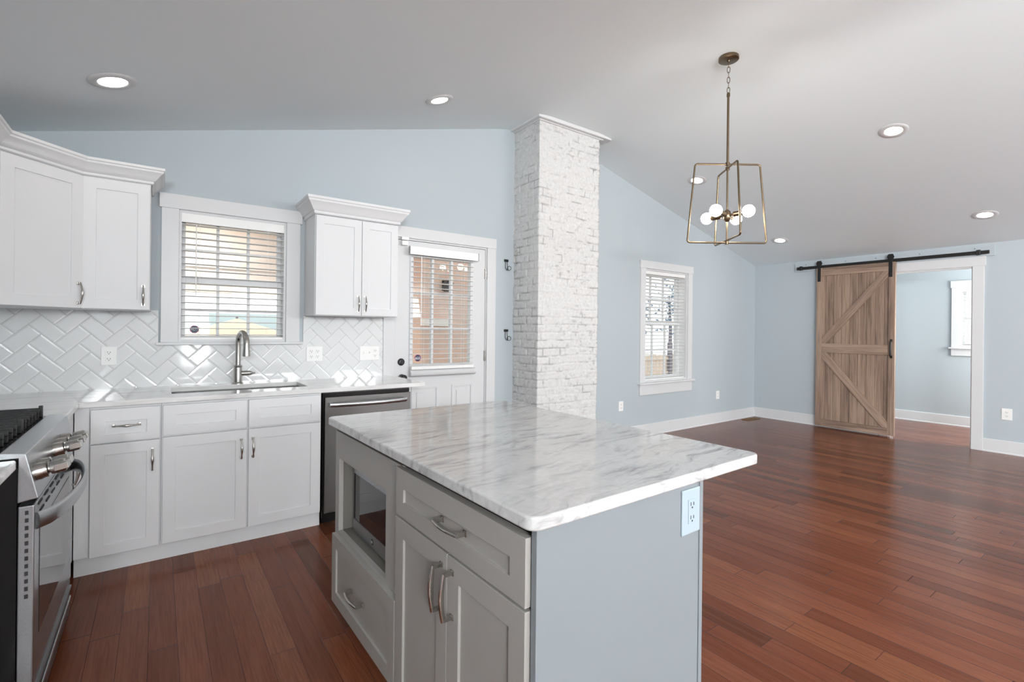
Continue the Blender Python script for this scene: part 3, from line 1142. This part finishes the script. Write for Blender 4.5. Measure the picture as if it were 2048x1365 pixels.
m = MB().box(-.345, .8785, -.600, -.585, .0, .0995)
tag(m.build('toe_kick', 'cab'), 'long white toe kick board under the sink run cabinets', 'toe kick')

# ------------------------------------------------------------------ upper cabinets
CR = [(0, 0), (.004, 0), (.012, .006), (.012, .018), (.02, .022), (.03, .036), (.046, .056), (.058, .066), (.06, .076), (.066, .080), (.066, .094), (0, .094)]
u1 = thing('wall_cabinet', 'white corner wall cabinet group with diagonal door and crown, left of sink window', 'cabinet', (0, 0, 0), group='white wall cabinets')
Q = LEFT + .335
poly = [(LEFT + .002, -.002), (-.355, -.002), (-.355, -.325), (Q, -.61), (LEFT + .002, -.61)]
MB().prism(poly, 1.405, 2.172).build('carcass', 'cab', u1, bevel=.001)
ang = math.degrees(math.atan2(.61 - .325, -.355 - Q))
dl = math.hypot(.61 - .325, -.355 - Q)
xd = Matrix.Translation((Q, -.61, 0)) @ Matrix.Rotation(R(ang), 4, 'Z')
d = MB(xd).shaker(.012, dl - .006, 1.408, 2.150, -.02, st=.06).build('door', 'cab', u1, bevel=.0012)
pull('handle', d, (dl - .032, -.02, 1.49), xf=xd)

u1b = thing('wall_cabinet', 'slim white single door wall cabinet beside the sink window', 'cabinet', (0, 0, 0), group='white wall cabinets')
m = MB().box(-.353, -.042, -.322, -.002, 1.405, 2.172)
m.build('carcass', 'cab', u1b, bevel=.001)
d = MB().shaker(-.348, -.045, 1.408, 2.150, -.343, st=.058).build('door', 'cab', u1b, bevel=.0012)
pull('handle', d, (-.074, -.343, 1.492))
m = MB().sweep([(Q, -1.2), (Q, -.615), (-.352, -.326), (-.040, -.326), (-.040, 0)], [(o, 2.158 + z) for o, z in CR])
tag(m.build('crown_moulding', 'cab', smooth=30), 'white crown moulding running along the corner and slim wall cabinets', 'moulding')

u2_ = thing('wall_cabinet', 'white two door wall cabinet between sink window and back door', 'cabinet', (0, 0, 0), group='white wall cabinets')
m = MB().box(.905, 1.53, -.305, -.002, 1.402, 2.14)
m.build('carcass', 'cab', u2_, bevel=.001)
for x0, x1, hx in ((.909, 1.2385, 1.213), (1.2425, 1.527, 1.268)):
    d = MB().shaker(x0, x1, 1.406, 2.122, -.326, st=.057).build('door', 'cab', u2_, bevel=.0012)
    pull('handle', d, (hx, -.326, 1.495))
MB().sweep([(.905, 0), (.905, -.32), (1.53, -.32), (1.53, 0)], [(o * 1.05, 2.128 + z * 1.25) for o, z in reversed([(a, b) for a, b in CR])]).build('crown', 'cab', u2_, smooth=30)

# ------------------------------------------------------------------ counters, sink, faucet
sx0, sx1, sy0, sy1 = .068, .83, -.475, -.13
xs = [LEFT + .001, -.325, sx0, sx1, 1.61]
ys = [-1.055, -.655, sy0, sy1, -.0035]


def cmask(i, j):
    if j == 0:
        return i == 0
    return not (i == 2 and j == 2)


o = MB().grid(xs, ys, cmask, .884, .914, lambda u, v, w: (u, v, w)).build('countertop', 'counter', bevel=.004, seg=2)
tag(o, 'pale marble countertop around the sink with an inside corner', 'countertop')
o = MB().box(LEFT + .001, -.345, -2.6, -1.895, .868, .9).build('countertop', 'counter', bevel=.006)
tag(o, 'pale marble countertop end at the left picture edge beside the range', 'countertop')

sk = thing('sink', 'stainless undermount sink basin below the window', 'sink', ((sx0 + sx1) / 2, (sy0 + sy1) / 2, .884))
a, b = (sx1 - sx0) / 2 + .004, (sy1 - sy0) / 2 + .004
m = MB()
m.add([(-a, -b, -.001), (a, -b, -.001), (a, b, -.001), (-a, b, -.001), (-a + .015, -b + .015, -.2), (a - .015, -b + .015, -.2), (a - .015, b - .015, -.2), (-a + .015, b - .015, -.2),
       (-a - .015, -b - .015, -.001), (a + .015, -b - .015, -.001), (a + .015, b + .015, -.001), (-a - .015, b + .015, -.001)],
      [(0, 1, 5, 4), (1, 2, 6, 5), (2, 3, 7, 6), (3, 0, 4, 7), (4, 5, 6, 7), (8, 9, 1, 0), (9, 10, 2, 1), (10, 11, 3, 2), (11, 8, 0, 3)])
m.build('basin', 'sinksteel', sk)
MB().lathe([(.045, -.199), (.045, -.196), (.02, -.197)], 20).build('drain', 'nickel', sk)

fc = thing('faucet', 'brushed nickel gooseneck faucet behind the sink', 'faucet', (.455, -.075, .914))
MB().lathe([(.034, 0), (.034, .006), (.027, .012), (.0255, .115), (.028, .118), (.028, .126), (.022, .13)], 28).build('body', 'nickel', fc, smooth=40)
pth = [(0, 0, .125)]
for i in range(0, 13):
    a_ = math.pi * i / 12
    pth.append((.0, -.09 + .09 * math.cos(a_), .285 + .075 * math.sin(a_)))
fdir = Matrix.Rotation(R(9), 4, 'Z')
rad = [.0165] * 8 + [.0165, .017, .018, .019, .0195, .0195]
MB(fdir).tube([(0, 0, .125), (0, 0, .2)] + pth[1:], [.0165] * 2 + rad[1:], 16).build('neck', 'nickel', fc, smooth=60)
MB(fdir).lathe([(.0195, .0), (.02, -.03), (.0235, -.065), (.025, -.085), (.02, -.088)], 20, (0, -.18, .287)).build('spray_head', 'nickel', fc, smooth=40)
hx = Matrix.Rotation(R(90), 4, 'Y')
MB().lathe([(.018, 0), (.0185, .035), (.017, .05), (.0145, .062), (.006, .075), (.005, .088)], 18, (.02, -.004, .072), hx).build('lever', 'nickel', fc, smooth=40)

# ------------------------------------------------------------------ dishwasher
dw = thing('dishwasher', 'stainless dishwasher with a bowed bar handle beside the sink cabinet', 'dishwasher', (1.193, -.65, 0))
MB().box(-.307, .307, .03, .6, .1, .879).build('body', 'enamel', dw)
MB().box(-.297, .307, .0, .028, .082, .852).build('door_panel', 'steeldk', dw, bevel=.004)
MB().box(-.3, .3, .01, .03, .856, .876).box(-.308, -.299, .02, .03, .05, .878).build('control_strip', 'enamel', dw)
MB().box(-.3, .3, .07, .085, .0, .1).build('kick_plate', 'enamel', dw)
m = MB()
n = 17
m.tube([(-.268 + .536 * i / (n - 1), -.014 - .034 * math.sin(math.pi * i / (n - 1)) ** .7, .802) for i in range(n)], [(.016, .010)] * n, 12)
for sx in (-1, 1):
    m.box(sx * .262 - .010, sx * .262 + .010, -.018, .0, .787, .817)
m.build('handle', 'steel', dw, smooth=50)


# ------------------------------------------------------------------ range
rg = thing('gas_range', 'stainless gas range with black grates and five knobs, left of the corner base cabinet', 'range', (0, -1.475, 0))
ya, yb = -.41, .41          # near and far side, local y
MB().box(-.955, -.345, ya, yb, .03, .90).build('body', 'enamel', rg)
for x in (-.9, -.42):
    for y in (ya + .05, yb - .05):
        MB().lathe([(.018, 0), (.018, .03)], 12, (x, y, 0)).build('foot', 'enamel', rg)
m = MB().prism([(-.95, .9), (-.375, .9), (-.375, .915), (-.95, .915)], ya, yb, 'y')
m.build('cooktop', 'enamel', rg)
m = MB().prism([(-.385, .9), (-.385, .922), (-.326, .914), (-.296, .772), (-.344, .764), (-.344, .9)], ya - .002, yb + .002, 'y')
m.build('control_panel', 'steely', rg, bevel=.003)
dirn = Vector((.978, 0, .207)).normalized()
rk = dirn.to_track_quat('Z', 'Y').to_matrix().to_4x4()
for y in (-.368, -.30, -.035, .062, .16):
    k = MB().lathe([(.027, -.002), (.027, .012), (.0245, .02), (.0245, .03), (.014, .032), (.013, .04)], 24, (-.3105, y, .845), rk).build('knob', 'nickel', rg, smooth=40)
    mm = MB(Matrix.Translation((-.3105, y, .845)) @ rk)
    mm.lathe([(.0205, .036), (.0215, .05), (.0205, .07), (.017, .074)], 24)
    mm.box(-.026, .026, -.0105, .0105, .046, .082)
    mm.build('grip', 'nickel', k, bevel=.002)
# grates: two cast iron sections with bars that run front to back
for gi, (g0, g1) in enumerate(((ya + .02, -.005), (.005, yb - .02))):
    m = MB()
    for i in range(7):
        y = g0 + .008 + (g1 - g0 - .016) * i / 6
        m.box(-.93, -.402, y - .0055, y + .0055, .938, .955)
        m.box(-.414, -.402, y - .0055, y + .0055, .916, .938)
        m.box(-.93, -.918, y - .0055, y + .0055, .916, .938)
    for x in (-.9, -.67, -.44):
        m.box(x - .006, x + .006, g0, g1, .936, .95)
    m.box(-.412, -.399, g0 - .004, g0 + .012, .915, .964).box(-.412, -.399, g1 - .012, g1 + .004, .915, .964)
    m.build('grate', 'black', rg, bevel=.002)
for x in (-.8, -.53):
    for y in (-.2, .2):
        MB().lathe([(.05, .915), (.05, .922), (.035, .926), (.035, .934), (.03, .936)], 20, (x, y, 0)).build('burner', 'black', rg, smooth=40)
od = MB().box(-.344, -.306, ya + .002, yb - .002, .19, .752).build('oven_door', 'steely', rg, bevel=.004)
MB().box(-.3065, -.3045, ya + .085, yb - .085, .315, .66).build('oven_window', 'ovenglass', od)
m = MB()
for i in range(12):
    z = .725 - .0235 * i
    m.box(-.327, -.319, ya - .0005, ya + .004, z, z + .012)
m.build('side_vents', 'slot', od)
m = MB()
for i in range(7):
    y = ya + .06 + i * .105
    m.box(-.3062, -.3035, y, y + .06, .735, .741)
    m.box(-.3062, -.3035, y + .03, y + .09, .705, .711)
m.build('front_vents', 'slot', od)
n = 21
m = MB()
m.tube([(-.304 + .072 * math.sin(math.pi * i / (n - 1)) ** .55, ya + .025 + (yb - ya - .05) * i / (n - 1), .695) for i in range(n)], [(.027, .010)] * n, 14)
m.build('handle', 'steel', od, smooth=50)
dr_ = MB().box(-.344, -.308, ya + .002, yb - .002, .045, .182).build('warming_drawer', 'steeldk', rg, bevel=.004)
MB().box(-.309, -.300, ya + .03, yb - .03, .158, .166).build('drawer_trim', 'steel', dr_)
MB().box(-.309, -.297, ya + .07, yb - .07, .118, .138).build('drawer_pull', 'steel', dr_, bevel=.003)

# ------------------------------------------------------------------ island
IX, IY, IK = .6382, -3.1763, .96
fxf = T(0, 0, 0, -90)       # fronts that face -x: local a -> -y


def ifront(x):              # matrix for fronts whose face sits at island x; use a = -y
    return T(x, 0, 0, -90)


ic1 = thing('island_cabinet', 'grey island cabinet with a wide drawer, two doors and plain end panel', 'cabinet', (IX, IY, 0), IK, group='grey island cabinets')
m = MB()
m.box(.052, .64, .042, .735, .1, .852).box(.1, .64, .042, .735, .0, .1)
m.build('carcass', 'islandgrey', ic1)
MB().box(.045, .645, .041, .737, .852, .8815).build('sub_top', 'dark', ic1)
MB().box(.030, .66, .022, .040, .0, .8815).build('end_panel', 'endgrey', ic1, bevel=.001)
MB().box(.646, .662, .018, .0215, .0, .8815).build('corner_strip', 'endgrey', ic1, bevel=.001)
MB().box(.641, .66, .041, .737, .0, .8515).build('back_panel', 'endgrey', ic1)
MB().box(.038, .052, .041, .049, .1, .86).build('gap_shade_strip', 'slot', ic1)  # dark strip stands for the shade in the gap beside the end panel
X0 = .018
d = MB(ifront(X0)).shaker(-.737, -.046, .698, .853, 0, t=.021, st=.058, rb=.05, rtp=.062).build('drawer', 'islandgrey', ic1, bevel=.0012)
pull('handle', d, (-.356, 0, .780), length=.128, vertical=False, xf=ifront(X0), style='bow', proj=.034)
d = MB(ifront(X0)).shaker(-.737, -.392, .105, .690, 0, t=.021, st=.06).build('door', 'islandgrey', ic1, bevel=.0012)
pull('handle', d, (-.420, 0, .592), length=.128, xf=ifront(X0), style='bow', proj=.034)
d = MB(ifront(X0)).shaker(-.389, -.046, .105, .690, 0, t=.021, st=.06).build('door', 'islandgrey', ic1, bevel=.0012)
pull('handle', d, (-.360, 0, .592), length=.128, xf=ifront(X0), style='bow', proj=.034)

ic2 = thing('island_cabinet', 'grey island cabinet with open microwave bay above a drawer', 'cabinet', (IX, IY, 0), IK, group='grey island cabinets')
oy0, oy1, oz0, oz1 = .868, 1.392, .415, .735
m = MB().grid([.7385, oy0, oy1, 1.44], [.1, oz0, oz1, .852], lambda i, j: not (i == 1 and j == 1), .038, .058, lambda u, v, w: (w, u, v))
m.build('face_frame', 'islandgrey', ic2, bevel=.001)
m = MB().box(.058, .64, .7385, .756, .1, .852).box(.058, .64, 1.422, 1.44, .1, .852).box(.6, .64, .756, 1.422, .1, .852)
m.box(.058, .6, .756, 1.422, .1, .3).box(.1, .64, .7385, 1.44, .0, .1)
m.build('carcass', 'islandgrey', ic2)
m = MB().box(.058, .6, .85, 1.41, oz0 - .02, oz0).box(.058, .6, oy1 + .005, oy1 + .02, oz0, oz1)
m.build('bay_shelf', 'islandin', ic2)
MB().box(.045, .645, .7385, 1.44, .852, .8815).build('sub_top', 'dark', ic2)
MB().box(.641, .66, .7385, 1.44, .0, .8515).build('back_panel', 'endgrey', ic2)
d = MB(ifront(X0)).shaker(-1.418, -.742, .105, .403, 0, t=.02, st=.055).build('drawer', 'islandgrey', ic2, bevel=.0012)
pull('handle', d, (-1.088, 0, .258), length=.128, vertical=False, xf=ifront(X0), style='bow', proj=.034)

mw = thing('microwave', 'black glass microwave with stainless strips inside the island', 'microwave', (IX, IY, 0), IK)
MB().box(.10, .45, .885, 1.355, oz0 + .012, oz1 - .018).build('body', 'enamel', mw)
MB().box(.085, .10, .885, 1.335, oz0 + .065, oz1 - .055).build('door_glass', 'ovenglass', mw, bevel=.001)
MB().box(.083, .10, .885, 1.335, oz1 - .055, oz1 - .018).build('top_strip', 'steely', mw)
s_ = MB().box(.083, .10, .885, 1.335, oz0 + .012, oz0 + .065).build('bottom_strip', 'steely', mw)
m = MB().lathe([(.012, 0), (.012, .0012), (.0105, .0014)], 24, (.083, 1.11, oz0 + .038), Matrix.Rotation(R(-90), 4, 'Y'))
m.build('logo_disc', 'slot', mw)
text('lettering', 'GE', .013, T(.0812, 1.11, oz0 + .038, -90) @ Matrix.Rotation(R(90), 4, 'X'), 'white', mw, .0001)
for y in (.93, 1.3):
    for x in (.12, .4):
        MB().lathe([(.012, oz0), (.012, oz0 + .012)], 10, (x, y, 0)).build('foot', 'enamel', mw)

pts = []
CWX, CWY, rr = .968, 1.452, .032
for cx, cy, a0 in ((CWX - rr, rr, -90), (CWX - rr, CWY - rr, 0), (rr, CWY - rr, 90), (rr, rr, 180)):
    for i in range(7):
        a_ = R(a0 + 90 * i / 6)
        pts.append((cx + rr * math.cos(a_), cy + rr * math.sin(a_)))
o = MB().prism(pts, 0, .032).build('countertop', 'marble', bevel=.005, seg=3, smooth=50)
o.location = (IX, IY, .882)
o.rotation_euler = (0, 0, R(IK))
tag(o, 'white marble island countertop with grey streaks and rounded corners', 'countertop')


# ------------------------------------------------------------------ outlets and switches
def outlet(label, loc, rz, w=.078, h=.118, gangs=('o',), mat='plate', scale=1.0):
    t = thing('wall_outlet', label, 'outlet', loc, rz, 'outlets and switches')
    MB().box(-w / 2, w / 2, -.006, 0, -h / 2, h / 2).build('cover_plate', mat, t, bevel=.0025)
    n = len(gangs)
    for i, g in enumerate(gangs):
        cx = (i - (n - 1) / 2) * .046
        if g == 'o':
            for z in (-.0205, .0205):
                MB().box(cx - .0165, cx + .0165, -.0075, -.006, z - .0155, z + .0155).build('receptacle', mat, t, bevel=.0008)
                m = MB()
                m.box(cx - .008, cx - .0055, -.0082, -.007, z - .002, z + .007).box(cx + .0055, cx + .008, -.0082, -.007, z - .002, z + .006)
                m.box(cx - .0022, cx + .0022, -.0082, -.007, z - .01, z - .0055)
                m.build('slots', 'slot', t)
        elif g == 'd':
            MB().box(cx - .0165, cx + .0165, -.0085, -.006, -.034, .034).build('receptacle', mat, t, bevel=.001)
            for z in (-.019, .019):
                m = MB()
                m.box(cx - .008, cx - .0055, -.0092, -.008, z - .002, z + .008).box(cx + .0055, cx + .008, -.0092, -.008, z - .002, z + .007)
                m.box(cx - .0022, cx + .0022, -.0092, -.008, z - .010, z - .0055)
                m.build('slots', 'slot', t)
        else:
            m = MB().box(cx - .005, cx + .005, -.016, -.006, -.004, .012)
            m.build('toggle', 'plate', t, bevel=.001)
    return t


TY = -.0078
outlet('white duplex outlet on tile under the corner wall cabinet', (-.249, TY, 1.122), 0, w=.078)
outlet('white double outlet plate on tile right of the sink window', (.983, TY, 1.11), 0, w=.12, gangs=('o', 'o'))
outlet('white three gang switch and outlet plate on tile beside the back door', (1.419, TY, 1.107), 0, w=.165, gangs=('s', 's', 'o'))
outlet('white outlet low on wall between chimney and tall window', (4.505, 0, .41), 0, gangs=('o',))
outlet('white outlet low on wall between tall window and room corner', (6.568, 0, .403), 0, gangs=('o',))
outlet('white outlet low on wall right of the wide doorway', (RIGHT, -2.822, .438), -90, w=.085, h=.125)
p = T(IX, IY, 0, IK) @ Vector((.600, .022, .7985))
outlet('pale blue outlet plate on the grey island end panel', p, IK, w=.086, h=.128, gangs=('d',), mat='bluefilm')


# ------------------------------------------------------------------ hooks
def hook(label, loc):
    t = thing('coat_hook', label, 'hook', loc, 0, 'wire coat hooks')
    MB().box(-.024, .024, -.012, 0, -.012, .012).build('mount', 'black', t, bevel=.002)
    m = MB()
    for s in (-1, 1):
        m.tube([(s * .009, -.008, -.008), (s * .012, -.010, -.04), (s * .014, -.016, -.075), (s * .008, -.028, -.092), (0, -.034, -.096)], .0028, 8)
    pts = []
    for i in range(15):
        a = 2 * math.pi * i / 14
        pts.append((.012 + .014 * math.cos(a), -.036 - .012 * math.cos(a) - .006, -.078 + .02 * math.sin(a)))
    m.tube(pts, .0028, 8)
    m.build('wire', 'black', t, smooth=60)


hook('upper black wire coat hook between back door and chimney', (2.797, 0, 2.0))
hook('lower black wire coat hook between back door and chimney', (2.803, 0, 1.305))


# ------------------------------------------------------------------ recessed lights
def recessed(label, x, y):
    z = ceil_z(x)
    slope = (ceil_z(x + .02) - ceil_z(x - .02)) / .04
    t = thing('recessed_light', label, 'light', (x, y, z), 0, 'recessed ceiling lights')
    t.rotation_euler = (0, -math.atan(slope), 0)
    MB().lathe([(.062, -.001), (.062, -.006), (.068, -.009), (.098, -.006), (.104, -.001)], 40).build('trim_ring', 'trim', t, smooth=40)
    MB().lathe([(.061, -.0005), (.061, -.004), (.03, -.005), (.001, -.0052)], 40).build('lens', 'lens', t, smooth=40)
    return t


recessed('recessed ceiling light over the corner wall cabinets', -.198, -.777)
recessed('recessed ceiling light between back door and chimney', 1.694, -.68)
recessed('recessed ceiling light in open ceiling right of the pendant', 4.977, -2.527)
recessed('recessed ceiling light behind the left arm of the pendant', 4.925, -.717)
recessed('recessed ceiling light nearest the far room corner', 6.777, -.757)
recessed('recessed ceiling light above the wide doorway', 6.84, -2.762)
recessed('recessed ceiling light overhead of the island near side', 1.69, -2.6)
recessed('recessed ceiling light overhead of the range', -.2, -2.6)
recessed('added recessed ceiling light behind the viewer towards the range', 0.2, -7.0)  # unseen; this one and the next are added to light the room
recessed('added recessed ceiling light behind the viewer towards the barn door', 5.0, -5.2)

# ------------------------------------------------------------------ pendant
pd = thing('pendant_light', 'bronze open frame pendant with four round bulbs', 'pendant', (3.371, -1.996, 0))
MB().lathe([(.068, FLATZ), (.07, FLATZ - .004), (.07, FLATZ - .022), (.066, FLATZ - .025), (.012, FLATZ - .026), (.01, FLATZ - .036)], 36).build('canopy', 'brass', pd, smooth=40)
zt = FLATZ - .036
i = 0
while zt > 3.075:
    m = MB()
    L_, w_ = .017, .009
    pts = []
    for k in range(16):
        a = 2 * math.pi * k / 16
        pts.append((w_ * math.cos(a), 0, L_ * math.sin(a) * 1.0 + (0.006 if math.sin(a) > 0 else -.006)))
    m.xf = Matrix.Translation((0, 0, zt - .02)) @ Matrix.Rotation(R(90 * (i % 2) + 30), 4, 'Z')
    m.tube(pts, .0024, 6, closed=True)
    m.build('chain_link', 'brass', pd, smooth=60)
    zt -= .0375
    i += 1
MB().tube([(0, 0, 3.065), (0, 0, 2.55)], .0085, 14).lathe([(.012, 3.04), (.012, 3.062), (.006, 3.07)], 14).build('rod', 'brass', pd, smooth=40)
MB().tube([(0, 0, 2.55), (0, 0, 1.965)], .0065, 12).lathe([(.015, 2.535), (.015, 2.556)], 16).lathe([(.015, 2.500), (.015, 2.522)], 16).lathe([(.013, 1.955), (.013, 1.985)], 16).build('stem', 'brass', pd, smooth=40)


def frame(direction, zt, zb, wt, wb):
    d = Vector(direction).normalized()
    cor = [(-wt, zt), (wt, zt), (wb, zb), (-wb, zb)]
    path = []
    for k in range(4):
        p = Vector(cor[k])
        a, b = Vector(cor[k - 1]), Vector(cor[(k + 1) % 4])
        e0, e1 = (a - p).normalized(), (b - p).normalized()
        q0, q1 = p + e0 * .022, p + e1 * .022
        for f in (0, .25, .5, .75, 1):
            q = (1 - f) ** 2 * q0 + 2 * f * (1 - f) * p + f * f * q1
            path.append((d.x * q.x, d.y * q.x, q.y))
    MB().tube(path, .0068, 10, closed=True).build('frame', 'brass', pd, smooth=60)


frame(rt, 2.543, 1.968, .238, .291)
dv = -fw - rt * .04
frame(dv, 2.513, 1.985, .178, .235)
MB().lathe([(.008, 2.12), (.024, 2.135), (.03, 2.165), (.024, 2.195), (.008, 2.21)], 20).build('hub', 'brass', pd, smooth=40)
for lat, dep in ((-.134, -.125), (.123, .125), (.097, -.125), (-.099, .125)):
    v = rt * lat + fw * dep
    e = v.normalized()
    ln = v.length
    q = e.to_track_quat('Z', 'Y').to_matrix().to_4x4()
    MB().lathe([(.008, .02), (.008, .05), (.019, .052), (.019, ln - .03), (.015, ln - .026)], 18, (0, 0, 2.168), q).build('socket', 'brass', pd, smooth=40)
    MB().sphere(v + Vector((0, 0, 2.172)), .043).build('bulb', 'bulb', pd, smooth=80)

# ------------------------------------------------------------------ outside
o = MB().box(-6, 26, WA, 22, -.35, -.15).build('ground', 'patio')
struct(o, 'pale patio ground outside the windows', 'ground')
o = MB().box(-1.2, 3.0, .95, 4.3, 2.72, 2.78).build('porch_ceiling', 'porchwood')
struct(o, 'tan board porch ceiling seen through the sink window', 'ceiling')
m = MB().box(-1.2, 3.0, 4.15, 4.3, 1.80, 2.15).box(-1.2, 3.0, 4.1, 4.25, 2.15, 2.72)
struct(m.build('porch_beam', 'extpaint'), 'pale porch beam seen through the sink window', 'beam')
area('porch_lamp', (.52, 3.2, 2.66), (0, .35, -1), .25, .25, 17, (1, .95, .88), 'DISK')
pt_ = thing('porch_light', 'flat white porch ceiling light seen through the sink window', 'light', (.52, 3.2, 2.72))
MB().lathe([(.12, -.001), (.12, -.02), (.1, -.03)], 24).build('lens', 'porchlens', pt_)
o = MB().box(1.50, 1.72, 4.1, 4.4, -.15, 1.80).build('porch_post', 'fencewood')
tag(o, 'grey porch post at the right of the sink window view', 'post')
o = MB().box(3.16, 4.28, 2.7, 3.1, -.15, 3.0).build('brick_wall', 'brickext')
struct(o, 'peach brick wall seen through the back door glass', 'wall')
sc_ = thing('porch_sconce', 'small dark lantern on the brick wall outside the back door', 'lantern', (3.55, 2.69, 1.98))
MB().box(-.05, .05, -.012, 0, -.08, .08).build('mount', 'bronze', sc_)
MB().prism([(-.07, .02), (.07, .02), (.02, .08), (-.02, .08)], -.16, -.03, 'y').build('hood', 'bronze', sc_)
MB().box(-.045, .045, -.14, -.05, -.1, .02).build('shade', 'bronze', sc_)
sh = thing('wall_shelf', 'white ledge on the brick wall outside the back door', 'ledge', (3.45, 2.69, 1.36))
MB().box(-.3, .17, -.12, 0, 0, .11).build('board', 'extpaint', sh)
um = thing('patio_umbrella', 'cream patio umbrella seen through the sink window', 'umbrella', (1.14, 6, -.15))
m = MB()
N = 8
ring = [(1.35 * math.cos(2 * math.pi * k / N), 1.35 * math.sin(2 * math.pi * k / N), 1.18) for k in range(N)]
m.add([(0, 0, 1.62)] + ring, [(0, k + 1, (k + 1) % N + 1) for k in range(N)])
m.add([(x, y, z) for x, y, z in ring] + [(x, y, z - .14) for x, y, z in ring], [(k, (k + 1) % N, N + (k + 1) % N, N + k) for k in range(N)])
m.build('canopy', 'cream', um)
MB().tube([(0, 0, 0), (0, 0, 1.66)], .02, 10).build('pole', 'bark', um)
o = MB().box(-4, 5.5, 9, 9.1, -.15, 1.62).build('privacy_screen', 'hedge')
tag(o, 'pale teal fence panel behind the patio umbrella', 'fence')
# yard beyond the tall window
fe = thing('yard_fence', 'weathered wooden yard fence outside the tall window', 'fence', (0, 5.2, -.15))
m = MB()
for i in range(60):
    x = 7.6 + i * .16
    m.box(x, x + .145, 0, .02, 0, .75 + .02 * ((i * 7) % 3))
m.build('pickets', 'fencewood', fe)
for x in (9.2, 10.9, 12.5, 15.0):
    MB().box(x - .06, x + .06, -.1, 0, 0, 1.12 if x == 12.5 else .9).build('post', 'bark', fe)
MB().box(7.6, 17.2, -.04, 0, .62, .7).box(7.6, 17.2, -.04, 0, .2, .28).build('rail', 'fencewood', fe)
for ti, (x, y, h, lb) in enumerate(((17.75, 9.0, 3.0, 'grey green tree outside the tall window, right of its panes'), (16.5, 9.6, 2.75, 'grey green tree outside the tall window, left of its panes'))):
    tr = thing('yard_tree', lb, 'tree', (x, y, -.15), group='yard trees')
    MB().tube([(0, 0, 0), (.05, 0, h * .5), (0, .05, h)], [.09, .07, .03], 8).build('trunk', 'bark', tr)
    m = MB()
    rnd = random.Random(ti)
    for k in range(240):
        a, b_, r = rnd.uniform(0, 6.28), rnd.gauss(0, .33), abs(rnd.gauss(0, .5))
        c = Vector((r * math.cos(a), r * math.sin(a), h * .8 + b_ * h * .6))
        d1_ = Vector((rnd.uniform(-1, 1), rnd.uniform(-1, 1), rnd.uniform(-1, 1))).normalized() * .09
        d2_ = d1_.orthogonal().normalized() * .05
        m.add([c - d1_, c + d2_, c + d1_, c - d2_], [(0, 1, 2, 3)])
    m.build('foliage', 'leaf', tr)

# lettering becomes plain mesh
dg = bpy.context.evaluated_depsgraph_get()
dg.update()
for o in [o for o in bpy.data.objects if o.type == 'FONT']:
    me = bpy.data.meshes.new_from_object(o.evaluated_get(dg))
    q = bpy.data.objects.new('print', me)
    COL.objects.link(q)
    q.parent = o.parent
    q.matrix_local = o.matrix_local.copy()
    bpy.data.objects.remove(o)
    q.name = 'lettering'
